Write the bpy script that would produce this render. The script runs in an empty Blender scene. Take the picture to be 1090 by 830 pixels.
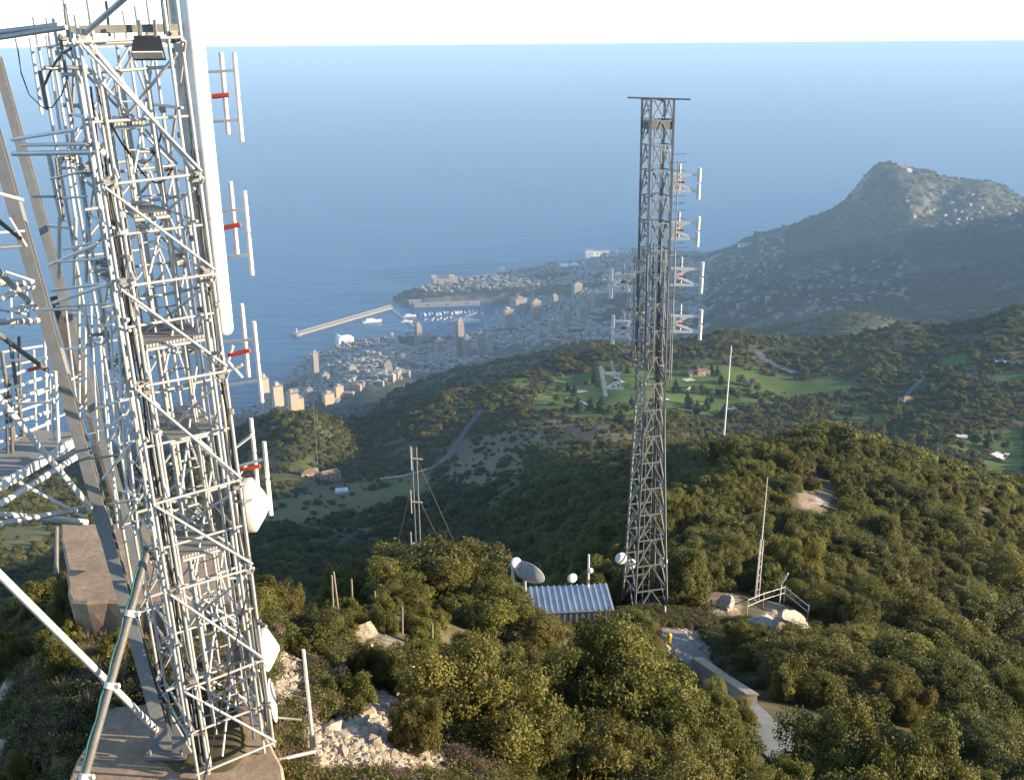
import bpy, math, random
import numpy as np
from mathutils import Vector, Matrix
random.seed(7); rng = np.random.default_rng(7)
scene = bpy.context.scene
COL = scene.collection
R = math.radians

# ------------------------------------------------------------------ camera
F = 1070.0; W0, H0 = 1090.0, 830.0
PITCH = math.atan(366.5/1070.0); ROLL = R(0.45)
HC = 10.0; SEA = -1070.0
cp, sp = math.cos(PITCH), math.sin(PITCH)
cr, sr = math.cos(ROLL), math.sin(ROLL)
fwd = np.array([0, cp, -sp]); up0 = np.array([0, sp, cp]); rt0 = np.array([1., 0, 0])
up = up0*cr + rt0*sr
rt = rt0*cr - up0*sr
def ray(px, py):
    a = (px-W0/2)/F; b = (H0/2-py)/F
    return fwd + a*rt + b*up
def at(px, py, Y):
    """point at forward distance Y seen at photo pixel (px, py)"""
    d = ray(px, py); return Vector((d[0]/d[1]*Y, Y, HC+d[2]/d[1]*Y))
def atz(px, py, z):
    d = ray(px, py); k = (z-HC)/d[2]; return Vector((d[0]*k, d[1]*k, z))
def proj(p):
    v = np.array([p[0], p[1], p[2]-HC]); z = v@fwd
    return W0/2+F*(v@rt)/z, H0/2-F*(v@up)/z, z
cam_d = bpy.data.cameras.new('camera'); cam = bpy.data.objects.new('camera', cam_d); COL.objects.link(cam)
M = Matrix(((rt[0], up[0], -fwd[0]), (rt[1], up[1], -fwd[1]), (rt[2], up[2], -fwd[2]))).to_4x4()
M.translation = Vector((0, 0, HC)); cam.matrix_world = M
cam_d.sensor_fit = 'HORIZONTAL'; cam_d.sensor_width = 36; cam_d.lens = 36*F/W0
cam_d.clip_start = 0.1; cam_d.clip_end = 1.0e6
scene.camera = cam

# ------------------------------------------------------------------ render + light
scene.render.engine = 'CYCLES'
cy = scene.cycles
cy.use_denoising = True
try: cy.denoiser = 'OPENIMAGEDENOISE'
except Exception: pass
cy.max_bounces = 6; cy.diffuse_bounces = 2; cy.glossy_bounces = 2; cy.transmission_bounces = 2
cy.transparent_max_bounces = 8; cy.volume_bounces = 0; cy.caustics_reflective = False; cy.caustics_refractive = False
cy.sample_clamp_indirect = 4
vs = scene.view_settings
scene.display_settings.display_device = 'sRGB'
vs.view_transform = 'Standard'; vs.look = 'None'; vs.exposure = 1.58; vs.gamma = 1
vs.use_curve_mapping = False
SUN_AZ, SUN_EL = R(96), R(12.5)       # azimuth clockwise from the view direction
sd = Vector((math.sin(SUN_AZ)*math.cos(SUN_EL), math.cos(SUN_AZ)*math.cos(SUN_EL), math.sin(SUN_EL)))
sl = bpy.data.lights.new('sun', 'SUN'); sun = bpy.data.objects.new('sun', sl); COL.objects.link(sun)
sl.energy = 5.0; sl.angle = R(0.5); sl.color = (1.0, 0.81, 0.56)
sun.rotation_euler = (-sd).to_track_quat('-Z', 'Y').to_euler(); sun.location = (40, -10, 60)
world = bpy.data.worlds.new('World'); scene.world = world; world.use_nodes = True
nt = world.node_tree; bg = nt.nodes['Background']
sky = nt.nodes.new('ShaderNodeTexSky'); sky.sky_type = 'NISHITA'; sky.sun_disc = False
sky.sun_elevation = SUN_EL; sky.sun_rotation = SUN_AZ; sky.altitude = 1000; sky.air_density = 0.8; sky.dust_density = 0.0; sky.ozone_density = 1.2
nt.links.new(sky.outputs[0], bg.inputs[0]); bg.inputs[1].default_value = 0.13

# ------------------------------------------------------------------ helpers
def tag(o, label=None, cat=None, group=None, kind=None):
    if label: o['label'] = label
    if cat: o['category'] = cat
    if group: o['group'] = group
    if kind: o['kind'] = kind
    return o
def empty(name, loc=(0, 0, 0), rz=0.0):
    o = bpy.data.objects.new(name, None); COL.objects.link(o); o.location = loc; o.rotation_euler = (0, 0, rz)
    o.empty_display_size = 0.3
    return o
def copy_tree(o, parent=None):
    c = o.copy(); COL.objects.link(c); c.parent = parent
    for ch in list(o.children): copy_tree(ch, c)
    return c
class MB:
    """collects primitives and links them as ONE mesh object"""
    def __init__(s): s.v = []; s.f = []; s.sm = []; s.mi = []; s.m = 0
    def add(s, vs, fs, smooth=False):
        b = len(s.v); s.v += [tuple(v) for v in vs]
        for f in fs: s.f.append(tuple(i+b for i in f)); s.sm.append(smooth); s.mi.append(s.m)
        return s
    def box(s, c, size, rot=None, taper=1.0):
        hx, hy, hz = size[0]/2, size[1]/2, size[2]/2
        vs = [Vector((x*hx*(taper if z > 0 else 1), y*hy*(taper if z > 0 else 1), z*hz)) for z in (-1, 1) for y in (-1, 1) for x in (-1, 1)]
        if rot is not None: vs = [rot @ v for v in vs]
        c = Vector(c)
        return s.add([v+c for v in vs], [(0, 2, 3, 1), (4, 5, 7, 6), (0, 1, 5, 4), (2, 6, 7, 3), (0, 4, 6, 2), (1, 3, 7, 5)])
    def beam(s, p0, p1, w, h, upv=(0, 0, 1)):
        p0, p1 = Vector(p0), Vector(p1); z = (p1-p0); L = z.length; z /= L
        x = z.cross(Vector(upv))
        if x.length < 1e-4: x = z.cross(Vector((1, 0, 0)))
        x.normalize(); y = x.cross(z)
        rot = Matrix((x, y, z)).transposed()
        return s.box((p0+p1)/2, (w, h, L), rot)
    def tube(s, p0, p1, r0, r1=None, n=8, cap=True):
        p0, p1 = Vector(p0), Vector(p1); r1 = r0 if r1 is None else r1
        z = (p1-p0).normalized(); x = z.orthogonal().normalized(); y = z.cross(x)
        vs = []
        for p, r in ((p0, r0), (p1, r1)):
            for i in range(n):
                a = 2*math.pi*i/n; vs.append(p+(x*math.cos(a)+y*math.sin(a))*r)
        s.add(vs, [(i, (i+1) % n, n+(i+1) % n, n+i) for i in range(n)], True)
        if cap: s.add(vs, [tuple(range(n-1, -1, -1)), tuple(range(n, 2*n))])
        return s
    def path(s, pts, r, n=6):
        pts = [Vector(p) for p in pts]; rings = []
        prev = None
        for i, p in enumerate(pts):
            t = (pts[min(i+1, len(pts)-1)]-pts[max(i-1, 0)]).normalized()
            x = (prev - t*prev.dot(t)) if prev is not None else t.orthogonal()
            x.normalize(); prev = x; y = t.cross(x)
            rings.append([p+(x*math.cos(2*math.pi*k/n)+y*math.sin(2*math.pi*k/n))*r for k in range(n)])
        vs = [v for rg in rings for v in rg]
        fs = [(i*n+k, i*n+(k+1) % n, (i+1)*n+(k+1) % n, (i+1)*n+k) for i in range(len(pts)-1) for k in range(n)]
        return s.add(vs, fs, True)
    def lathe(s, prof, c, axis, n=24, smooth=True):
        """prof: list of (radius, along-axis)"""
        c = Vector(c); z = Vector(axis).normalized(); x = z.orthogonal().normalized(); y = z.cross(x)
        vs = [c+z*h+(x*math.cos(2*math.pi*k/n)+y*math.sin(2*math.pi*k/n))*r for r, h in prof for k in range(n)]
        fs = [(i*n+k, i*n+(k+1) % n, (i+1)*n+(k+1) % n, (i+1)*n+k) for i in range(len(prof)-1) for k in range(n)]
        return s.add(vs, fs, smooth)
    def build(s, name, mats, parent=None, origin=None):
        me = bpy.data.meshes.new(name)
        o = bpy.data.objects.new(name, me)
        vs = s.v
        if origin is not None:
            vs = [(v[0]-origin[0], v[1]-origin[1], v[2]-origin[2]) for v in vs]; o.location = origin
        me.from_pydata(vs, [], s.f); me.polygons.foreach_set('use_smooth', s.sm)
        for m in (mats if isinstance(mats, (list, tuple)) else [mats]): me.materials.append(m)
        me.polygons.foreach_set('material_index', s.mi); me.update()
        COL.objects.link(o)
        if parent is not None: o.parent = parent
        return o
def np_mesh(name, verts, faces, mats, smooth=False, parent=None, mi=None):
    """fast mesh from numpy arrays; faces is an (n, k) array"""
    me = bpy.data.meshes.new(name); n, k = faces.shape
    me.vertices.add(len(verts)); me.vertices.foreach_set('co', np.asarray(verts, np.float32).ravel())
    me.loops.add(n*k); me.loops.foreach_set('vertex_index', faces.astype(np.int32).ravel())
    me.polygons.add(n); me.polygons.foreach_set('loop_start', np.arange(0, n*k, k, dtype=np.int32))
    me.polygons.foreach_set('use_smooth', np.full(n, smooth))
    for m in (mats if isinstance(mats, (list, tuple)) else [mats]): me.materials.append(m)
    if mi is not None: me.polygons.foreach_set('material_index', np.asarray(mi, np.int32))
    me.update(calc_edges=True); me.validate()
    return me
def link(name, me, parent=None):
    o = bpy.data.objects.new(name, me); COL.objects.link(o)
    if parent is not None: o.parent = parent
    return o

# ------------------------------------------------------------------ materials
class NT:
    def __init__(s, name):
        s.mat = bpy.data.materials.new(name); s.mat.use_nodes = True; s.t = s.mat.node_tree
        s.b = s.t.nodes['Principled BSDF']; s.out = s.t.nodes['Material Output']
    def n(s, typ, **kw):
        nd = s.t.nodes.new(typ)
        for k, v in kw.items(): setattr(nd, k, v)
        return nd
    def l(s, a, b): s.t.links.new(a, b)
    def noise(s, scale, detail=4, rough=0.6, coord=None, out='Object'):
        if coord is None:
            coord = s.n('ShaderNodeTexCoord').outputs[out]
        nz = s.n('ShaderNodeTexNoise'); nz.inputs['Scale'].default_value = scale; nz.inputs['Detail'].default_value = detail
        nz.inputs['Roughness'].default_value = rough; s.l(coord, nz.inputs['Vector']); return nz.outputs['Fac']
    def ramp(s, fac, stops):
        r = s.n('ShaderNodeValToRGB'); e = r.color_ramp.elements
        while len(e) < len(stops): e.new(0.5)
        for k, (p, c) in zip(e, stops): k.position = p; k.color = (*c, 1) if len(c) == 3 else c
        s.l(fac, r.inputs[0]); return r.outputs[0]
    def mix(s, fac, a, b, mode='MIX'):
        m = s.n('ShaderNodeMix', data_type='RGBA', blend_type=mode)
        for sock, v in ((m.inputs[0], fac), (m.inputs[6], a), (m.inputs[7], b)):
            if hasattr(v, 'links'): s.l(v, sock)
            else: sock.default_value = v if not isinstance(v, tuple) else (*v[:3], 1)
        return m.outputs[2]
    def math(s, op, a, b=0.0, clamp=False):
        m = s.n('ShaderNodeMath', operation=op); m.use_clamp = clamp
        for sock, v in ((m.inputs[0], a), (m.inputs[1], b)):
            if hasattr(v, 'links'): s.l(v, sock)
            else: sock.default_value = v
        return m.outputs[0]
    def attr(s, name, fac=True):
        a = s.n('ShaderNodeAttribute'); a.attribute_name = name; return a.outputs['Fac' if fac else 'Color']
    def bump(s, h, strength=0.3, dist=0.02):
        b = s.n('ShaderNodeBump'); b.inputs['Strength'].default_value = strength; b.inputs['Distance'].default_value = dist
        s.l(h, b.inputs['Height']); s.l(b.outputs[0], s.b.inputs['Normal'])
    def col(s, c):
        if hasattr(c, 'links'): s.l(c, s.b.inputs['Base Color'])
        else: s.b.inputs['Base Color'].default_value = (*c, 1)
    def p(s, **kw):
        for k, v in kw.items():
            k = {'rough': 'Roughness', 'metal': 'Metallic', 'spec': 'Specular IOR Level'}.get(k, k); sk = s.b.inputs[k]
            if hasattr(v, 'links'): s.l(v, sk)
            else: sk.default_value = v
        return s.mat
def simple(name, c0, c1, scale=3.0, rough=0.6, metal=0.0, bump=0.0, out='Object', detail=5):
    k = NT(name); nz = k.noise(scale, detail, 0.65, out=out)
    k.col(k.ramp(nz, [(0.32, c0), (0.68, c1)]))
    if bump: k.bump(nz, bump, 0.01)
    return k.p(rough=rough, metal=metal)
# ------------------------------------------------------------------ terrain
SEEN = [ # px, py, forward distance of ground the photo shows
 # slab, near slope
 (180,800,12.4),(400,815,13.6),(250,760,13.2),(60,790,13.0),(330,790,14.0),(320,690,21),(400,690,27),(300,665,25),(428,672,32),(490,706,32),(532,738,31),(600,800,24),(480,800,16.5),
 (30,700,19),(40,650,27),(150,690,17),(250,650,24),
 (490,660,43),(560,650,50),(420,640,44),(620,668,56),(688,645,62),(740,720,48),(800,745,40),(860,800,31),(700,700,47),(640,740,37),
 (835,655,64),(770,650,62),(1000,800,36),(1085,800,41),(900,720,52),(1000,700,72),(1085,650,112),(1000,600,118),(1085,520,235),(900,560,120),(800,560,105),(900,640,80),
 (720,590,92),(770,500,160),(870,462,205),(960,480,215),(700,560,110),(820,480,185),
 # dark flank and valley
 (640,520,300),(560,540,350),(600,500,420),(450,590,420),(300,600,380),(400,540,560),(480,530,560),(560,510,480),(640,490,430),(500,500,620),(500,480,710),(560,470,650),(650,462,600),
 (350,570,470),(330,530,600),(300,510,650),(270,480,745),(350,508,680),(330,447,780),(390,470,790),(400,445,850),(450,430,870),(480,420,885),(545,405,920),(280,450,790),(440,490,700),
 (40,570,450),(40,600,390),(30,520,720),(120,520,720),(200,480,780),(40,500,800),(200,560,480),
 # golf plateau
 (620,430,820),(700,415,870),(700,390,970),(840,415,900),(900,440,800),(1060,490,620),(760,440,800),(820,450,760),(600,405,930),(950,470,680),
 (700,375,1030),(780,352,1130),(820,385,1000),(650,368,1080),(850,378,1020),(900,358,1150),(960,345,1160),(1090,325,1160),(1000,400,900),(950,420,860),(1080,390,900),(1080,450,720),(1000,460,690),(840,362,1120),(730,362,1100),(590,380,1040),
 # wooded spur above the town
 (600,370,1450),(640,364,1450),(480,395,1500),(420,418,1480),(540,382,1460),(560,395,1330),(500,408,1330),
 # small hill
 (900,337,2000),(860,345,2050),(940,342,2000),(830,352,2100),(890,350,1850),
 # town slope
 (400,400,2700),(350,420,2600),(300,440,2500),(450,372,3480),(450,390,3100),(480,398,2800),(550,352,3750),(600,330,4000),(560,370,3300),(640,340,3600),(640,300,4350),(600,290,4700),(680,272,5000),(700,340,3500),(720,300,4400),
 (640,358,3050),(700,358,2900),(590,362,3050),(540,376,2950),(400,380,3150),(350,400,2950),
 # headland mountain
 (745,268,5420),(745,300,4400),(760,340,3300),(800,251,5000),(840,241,4900),(870,231,4800),(905,206,4750),(925,183,4700),(940,177,4680),(955,176,4700),(918,191,4710),(912,200,4720),(929,179.5,4690),(948,176.5,4690),(962,177,4700),(969,178,4710),(1000,188,4760),(1045,194,4790),(1065,199,4760),(975,179,4720),(990,185,4750),(1015,190,4780),(1030,193,4800),(1055,196,4780),(1075,204,4720),(1090,216,4650),
 (950,230,4300),(950,290,3600),(1050,300,3400),(900,320,2900),(820,320,3100),(860,280,4000),(1060,240,4250),(1000,215,4500),(905,240,4350),(930,200,4560),(1000,260,4000),(800,290,4200),
]
HID = [ # px at mid-height, forward distance, z : ground no one sees, under the lines of sight
 (500,100,-60),(400,100,-62),(300,60,-36),(300,100,-66),(200,60,-36),(100,60,-34),(20,60,-34),(200,120,-72),(30,120,-72),(100,200,-120),(450,200,-122),(300,200,-118),(30,250,-150),(560,100,-55),(600,160,-84),(560,220,-120),(680,180,-85),(660,240,-110),
 (720,250,-112),(800,300,-114),(870,300,-116),(960,300,-131),(1080,320,-150),(800,400,-152),(870,400,-160),(960,400,-175),(1080,420,-200),(780,500,-196),(870,520,-212),(960,520,-220),(780,620,-250),(870,640,-250),
 (450,1150,-440),(400,1150,-450),(330,1150,-470),(300,1800,-760),(400,1800,-700),(500,1150,-400),(540,1150,-392),(600,1200,-385),(650,1250,-385),(780,1350,-410),(900,1400,-440),(960,1500,-470),(1090,1500,-460),(780,1700,-560),(700,1700,-560),(1000,1800,-560),(1100,1900,-600),(450,2000,-760),(550,2000,-720),(640,2200,-760),(750,2400,-740),(900,2400,-640),(1000,2400,-640),(1100,2400,-640),
 (200,1150,-480),(50,1150,-480),(-50,1150,-480),(200,1800,-780),(50,1800,-800),(-50,1800,-800),(200,2600,-1000),(50,2500,-1010),(-50,2500,-1010),
 (800,5400,-1060),(900,5200,-820),(950,5200,-780),(1050,5200,-800),(1100,5200,-830),(900,5700,-1050),(1000,5800,-1060),(1100,5900,-1060),
 (0,4,-1.0),(545,4,1.5),(1090,4,1.5),(545,9,0.3),(800,9,0.0),(1090,9,-2),(700,16,-5.5),(900,18,-8),(1090,20,-11),
 (-200,20,-6),(-200,60,-40),(-250,150,-95),(-250,400,-200),(-250,700,-300),(1350,20,-12),(1350,60,-42),(1350,120,-72),(1350,240,-120),(1350,420,-210),(1350,700,-262),(1350,1100,-285),(1350,1600,-420),(1330,2000,-470),(1330,2270,-425),(1330,2600,-365),(1330,3200,-350),(1330,3800,-380),(1250,4300,-520),(1500,2200,-400),(1500,2700,-330),(1500,3200,-320),(1500,4000,-360),(1600,4600,-450),(1350,5400,-900),  # unseen far ridge on the right, raised with a dip to shade the town
]
XS = 3.0; CQ = 0.04
pts = []
for px, py, Y in SEEN:
    p = at(px, py, Y); pts.append((p.x/p.y, math.log(Y), (p.z-HC)/Y))
for px, Y, z in HID:
    d = ray(px, 415); pts.append((d[0]/d[1], math.log(Y), (z-HC)/Y))
P = np.array(pts); PX = P[:, :2]*[XS, 1]
A = np.sqrt(((PX[:, None]-PX[None])**2).sum(2)+CQ**2)
WT = np.linalg.solve(A + 1e-3*np.eye(len(P))*-1, P[:, 2]-P[:, 2].mean())
TM = P[:, 2].mean()
def in_poly(x, y, poly):
    ins = np.zeros(x.shape, bool); n = len(poly)
    for i in range(n):
        x0, y0 = poly[i]; x1, y1 = poly[(i+1) % n]
        c = ((y0 > y) != (y1 > y)) & (x < (x1-x0)*(y-y0)/(y1-y0+1e-12)+x0); ins ^= c
    return ins
def edge_dist(x, y, poly):
    d = np.full(x.shape, 1e9); n = len(poly)
    for i in range(n):
        x0, y0 = poly[i]; x1, y1 = poly[(i+1) % n]; dx, dy = x1-x0, y1-y0
        t = np.clip(((x-x0)*dx+(y-y0)*dy)/(dx*dx+dy*dy+1e-9), 0, 1)
        d = np.minimum(d, np.hypot(x-x0-t*dx, y-y0-t*dy))
    return d
def vnoise(x, y, seed=0):
    """value noise in -1..1"""
    xi, yi = np.floor(x), np.floor(y); fx, fy = x-xi, y-yi; fx = fx*fx*(3-2*fx); fy = fy*fy*(3-2*fy)
    def h(a, b):
        s = np.sin(a*127.1+b*311.7+seed*74.7)*43758.5453; return (s-np.floor(s))*2-1
    return (h(xi, yi)*(1-fx)+h(xi+1, yi)*fx)*(1-fy)+(h(xi, yi+1)*(1-fx)+h(xi+1, yi+1)*fx)*fy
def fbm(x, y, oct=4, seed=0):
    s = 0; a = 1.0
    for k in range(oct): s = s+a*vnoise(x*2**k, y*2**k, seed+k); a *= 0.5
    return s
seapoly = lambda L, z=SEA: [tuple(atz(px, py, z)[:2]) for px, py in L]
LAND = seapoly([(-900,560),(-300,505),(0,489),(100,482),(200,471),(262,452),(285,425),(312,403),(322,388),(345,374),(372,363),(400,361),(440,359),(490,361),(530,352),(562,343),(572,331),(545,323),(500,323),(440,324),(424,323),(418,318),(430,312),(470,305),(560,291),(630,280),(700,274),(745,271),(780,262),(850,252),(950,238),(1100,240),(1600,300)]) + [(9000,-2000),(-9000,-2000)]
ROCK = seapoly([(432,308),(462,302),(500,295),(560,285),(612,279),(640,283),(612,300),(560,308),(500,309),(450,311)], -1012)
FLATS = [((-5.9,9.5),(-2.1,9.5),(-2.1,14.6),(-6.9,14.6))]
def ground(x, y):
    x = np.asarray(x, float); y = np.asarray(y, float); sh = x.shape
    x = x.ravel(); y = y.ravel(); out = np.empty(x.shape)
    for i in range(0, len(x), 20000):
        X, Y = x[i:i+20000], np.maximum(y[i:i+20000], 2.0)
        u = X/Y*XS; l = np.log(Y)
        ph = np.sqrt((u[:, None]-PX[None, :, 0])**2+(l[:, None]-PX[None, :, 1])**2+CQ**2)
        t = ph@WT+TM
        z = HC+t*Y
        # relief that grows with distance
        z = z + fbm(X/9, Y/9, 3, 1)*0.25*np.clip(Y/30, 0.3, 1) + fbm(X/60, Y/60, 3, 5)*1.5*np.clip((Y-80)/200, 0, 1) + fbm(X/260, Y/260, 4, 9)*16*np.clip((Y-1300)/1500, 0, 1)
        far = Y > 1800
        if far.any():
            xf, yf = X[far], Y[far]; zf = z[far]
            land = in_poly(xf, yf, LAND); dl = edge_dist(xf, yf, LAND)
            zf = np.where(land, np.maximum(zf, SEA+4), np.minimum(zf, SEA-2))
            zf = np.where(land, np.minimum(zf, SEA+4+dl*0.9), SEA-2.0)
            rk = in_poly(xf, yf, ROCK); dr = edge_dist(xf, yf, ROCK)
            zf = np.where(rk, np.maximum(zf, -1012-np.clip(25-dr, 0, 25)*1.0), zf)
            dd = np.where(rk, 0, dr); zf = np.where(land & (dd < 40), np.maximum(zf, -1037-dd*0.85), zf)
            z[far] = zf
        hi = (Y > 2900) & (X > 700)
        if hi.any():
            xh, yh = X[hi], Y[hi]; w = np.clip((z[hi]+900)/250, 0, 1); rg_ = 1-np.abs(fbm(xh/130+3, yh/130, 4, 81)); z[hi] = z[hi]+w*(rg_-.55)*17+w*fbm(xh/35, yh/35, 2, 85)*4
        out[i:i+20000] = z
    return out.reshape(sh)
def gz(x, y): return float(ground(np.array([x]), np.array([y]))[0])

lnr = list(np.arange(math.log(2.5), math.log(1300), 0.019)); rows = [math.exp(v) for v in lnr]
yy = 1325.0
while yy < 6600: rows.append(yy); yy += 16
rows = np.array(rows)
us = np.concatenate([np.arange(-1.6, -0.62, 0.03), np.arange(-0.62, 0.62, 0.0028), np.arange(0.62, 1.9, 0.03)])
YY, UU = np.meshgrid(rows, us, indexing='ij'); XX = YY*UU
ZZ = ground(XX, YY)
nr, nc = YY.shape
verts = np.stack([XX, YY, ZZ], -1).reshape(-1, 3)
idx = np.arange(nr*nc).reshape(nr, nc)
faces = np.stack([idx[:-1, :-1], idx[:-1, 1:], idx[1:, 1:], idx[1:, :-1]], -1).reshape(-1, 4)

# visibility of the ground from the camera (for leaving out what nobody sees)
TT = (ZZ-HC)/YY
RUN = np.maximum.accumulate(TT, 0)
def seen_margin(x, y, z):
    """how far (in tangent) the point pokes above the horizon line of the ground in front of it"""
    u = x/y; ci = np.clip(np.searchsorted(us, u), 0, nc-1); ri = np.clip(np.searchsorted(rows, y)-2, 0, nr-1)
    return (z-HC)/y-RUN[ri, ci]

# land cover, as polygons seen in the photo
def cover(poly, x, y, Y0, Y1):
    px, py = PXM, PYM
    return in_poly(px, py, poly) & (y > Y0) & (y < Y1)
V = verts; vv = np.stack([V[:, 0], V[:, 1], V[:, 2]-HC], 1); dz = np.maximum(vv@fwd, 0.1)
PXM = W0/2+F*(vv@rt)/dz; PYM = H0/2-F*(vv@up)/dz
LAWNS = [[(585,400),(640,392),(700,392),(760,385),(835,402),(885,404),(880,420),(840,428),(790,432),(770,440),(700,436),(640,440),(600,425)],
         [(560,425),(590,412),(640,420),(690,440),(690,455),(640,455),(590,440)],[(530,404),(562,402),(570,410),(535,414)],
         [(640,386),(690,386),(690,393),(640,393)],[(1040,483),(1090,478),(1090,506),(1046,500)],[(1000,468),(1090,455),(1090,478),(1020,483)],[(880,440),(930,425),(960,440),(930,455),(890,450)],[(1000,380),(1030,378),(1030,390),(1002,392)],[(860,404),(920,404),(900,418),(850,420)],[(1050,402),(1090,398),(1090,408),(1055,410)]]
MEADOW = [[(262,560),(275,520),(300,528),(350,516),(400,510),(450,500),(470,508),(440,530),(400,545),(330,556)],[(262,482),(330,480),(340,495),(262,500)],[(270,502),(350,500),(330,516),(280,520)],[(0,560),(60,556),(60,580),(0,590)]]
BROWN = [[(560,455),(600,440),(680,458),(690,478),(620,490),(560,480)],[(480,470),(560,455),(560,500),(500,520),(470,500)],[(270,660),(330,660),(420,700),(440,760),(470,830),(300,830),(300,720)]]
PALE = [[(372,735),(420,730),(470,800),(490,830),(440,830)],[(290,690),(330,690),(325,760),(290,760)],[(296,660),(330,652),(372,672),(340,690),(310,680)],[(320,770),(390,760),(460,830),(330,830)],[(360,672),(400,668),(450,695),(440,715),(390,700)],[(705,668),(745,670),(800,745),(820,790),(740,730),(700,700)],[(740,632),(785,625),(790,655),(760,660)],[(815,640),(858,640),(858,668),(815,665)],[(850,520),(885,525),(880,545),(850,540)],[(1040,690),(1075,680),(1085,740),(1050,720)]]
cov = np.zeros((len(V), 4), np.float32)
Y_ = V[:, 1]; ns = fbm(V[:, 0]/14, V[:, 1]/14, 3, 3)
for k, (L, a, b) in enumerate([(LAWNS, 550, 1060), (MEADOW, 380, 830), (BROWN, 8, 780), (PALE, 8, 240)]):
    for poly in L:
        m = in_poly(PXM, PYM, poly) & (Y_ > a) & (Y_ < b); cov[m, k] = 1
tj = fbm(V[:, 0]/150, V[:, 1]/150, 4, 91)
town = in_poly(PXM+tj*22, PYM+tj*5, [(270,460),(270,425),(315,385),(350,365),(440,355),(500,355),(560,340),(560,318),(430,322),(440,300),(560,280),(690,262),(742,258),(756,285),(738,310),(752,335),(728,362),(640,366),(500,380),(420,410),(340,445)]) & (Y_ > 2200)
def blur(a):
    b = a.reshape(nr, nc); b = (np.roll(b, 1, 0)+np.roll(b, -1, 0)+np.roll(b, 1, 1)+np.roll(b, -1, 1)+2*b)/6; return b.ravel()
for k in (1, 2, 3):
    for _ in range(3): cov[:, k] = blur(cov[:, k])
cov[:, 0] = blur(cov[:, 0])

k = NT('hill_ground')
geo = k.n('ShaderNodeNewGeometry'); pos = geo.outputs['Position']
sepn = k.n('ShaderNodeSeparateXYZ'); k.l(geo.outputs['Normal'], sepn.inputs[0])
nA = k.noise(0.35, 6, 0.65, pos); nB = k.noise(0.02, 7, 0.7, pos); nC = k.noise(2.5, 5, 0.7, pos); nD = k.noise(0.006, 8, 0.72, pos)
soil = k.ramp(nA, [(0.3, (0.055, 0.048, 0.026)), (0.5, (0.10, 0.085, 0.045)), (0.7, (0.15, 0.125, 0.075))])
scrubfar = k.ramp(nB, [(0.35, (0.030, 0.038, 0.018)), (0.5, (0.055, 0.058, 0.026)), (0.66, (0.13, 0.12, 0.085))])
dist = k.n('ShaderNodeSeparateXYZ'); k.l(pos, dist.inputs[0])
farf = k.n('ShaderNodeMapRange'); farf.inputs[1].default_value = 150; farf.inputs[2].default_value = 700; k.l(dist.outputs[1], farf.inputs[0])
base = k.mix(farf.outputs[0], soil, scrubfar)
lawn = k.ramp(nB, [(0.3, (0.062, 0.102, 0.020)), (0.7, (0.11, 0.155, 0.034))])
mead = k.ramp(nB, [(0.3, (0.10, 0.105, 0.04)), (0.7, (0.165, 0.15, 0.065))])
brown = k.ramp(nA, [(0.3, (0.10, 0.072, 0.042)), (0.52, (0.17, 0.125, 0.075)), (0.7, (0.24, 0.19, 0.12))])
pale = k.ramp(nC, [(0.3, (0.15, 0.112, 0.075)), (0.55, (0.27, 0.21, 0.15)), (0.75, (0.40, 0.33, 0.25))])
sep = k.n('ShaderNodeSeparateColor'); at_ = k.n('ShaderNodeAttribute'); at_.attribute_name = 'cover'; k.l(at_.outputs['Color'], sep.inputs[0])
pl = at_.outputs['Alpha']
edge = lambda w: k.math('SUBTRACT', k.math('MULTIPLY', k.math('ADD', w, k.math('ADD', k.math('MULTIPLY', k.math('SUBTRACT', nA, 0.5), 1.0), k.math('MULTIPLY', k.math('SUBTRACT', nC, 0.5), 1.1))), 2.2), .6, True)
base = k.mix(sep.outputs[1], base, mead); base = k.mix(sep.outputs[0], base, lawn); base = k.mix(edge(sep.outputs[2]), base, brown); base = k.mix(edge(pl), base, pale)
# cliffs: bare limestone where it is steep and far
steep = k.n('ShaderNodeMapRange'); steep.inputs[1].default_value = 0.80; steep.inputs[2].default_value = 0.62; k.l(k.math('ADD', sepn.outputs[2], k.math('MULTIPLY', k.math('SUBTRACT', nD, 0.5), 0.5)), steep.inputs[0])
fm = k.n('ShaderNodeMapRange'); fm.inputs[1].default_value = 1300; fm.inputs[2].default_value = 2400; k.l(dist.outputs[1], fm.inputs[0])
rockc = k.ramp(nB, [(0.3, (0.09, 0.085, 0.072)), (0.7, (0.22, 0.20, 0.17))])
base = k.mix(k.math('MULTIPLY', steep.outputs[0], fm.outputs[0]), base, rockc)
townc = k.ramp(nB, [(0.3, (0.06, 0.062, 0.05)), (0.7, (0.17, 0.155, 0.13))])
base = k.mix(k.attr('town'), base, townc)
k.col(base); k.bump(nA, 0.5, 0.25)
MAT_GROUND = k.p(rough=0.95, spec=0.1)
me = np_mesh('hills', verts, faces, MAT_GROUND, smooth=True)
ca = me.color_attributes.new('cover', 'FLOAT_COLOR', 'POINT'); ca.data.foreach_set('color', cov.ravel())
ta = me.attributes.new('town', 'FLOAT', 'POINT'); ta.data.foreach_set('value', town.astype(np.float32))
hills = tag(link('hills', me), kind='structure')

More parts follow.
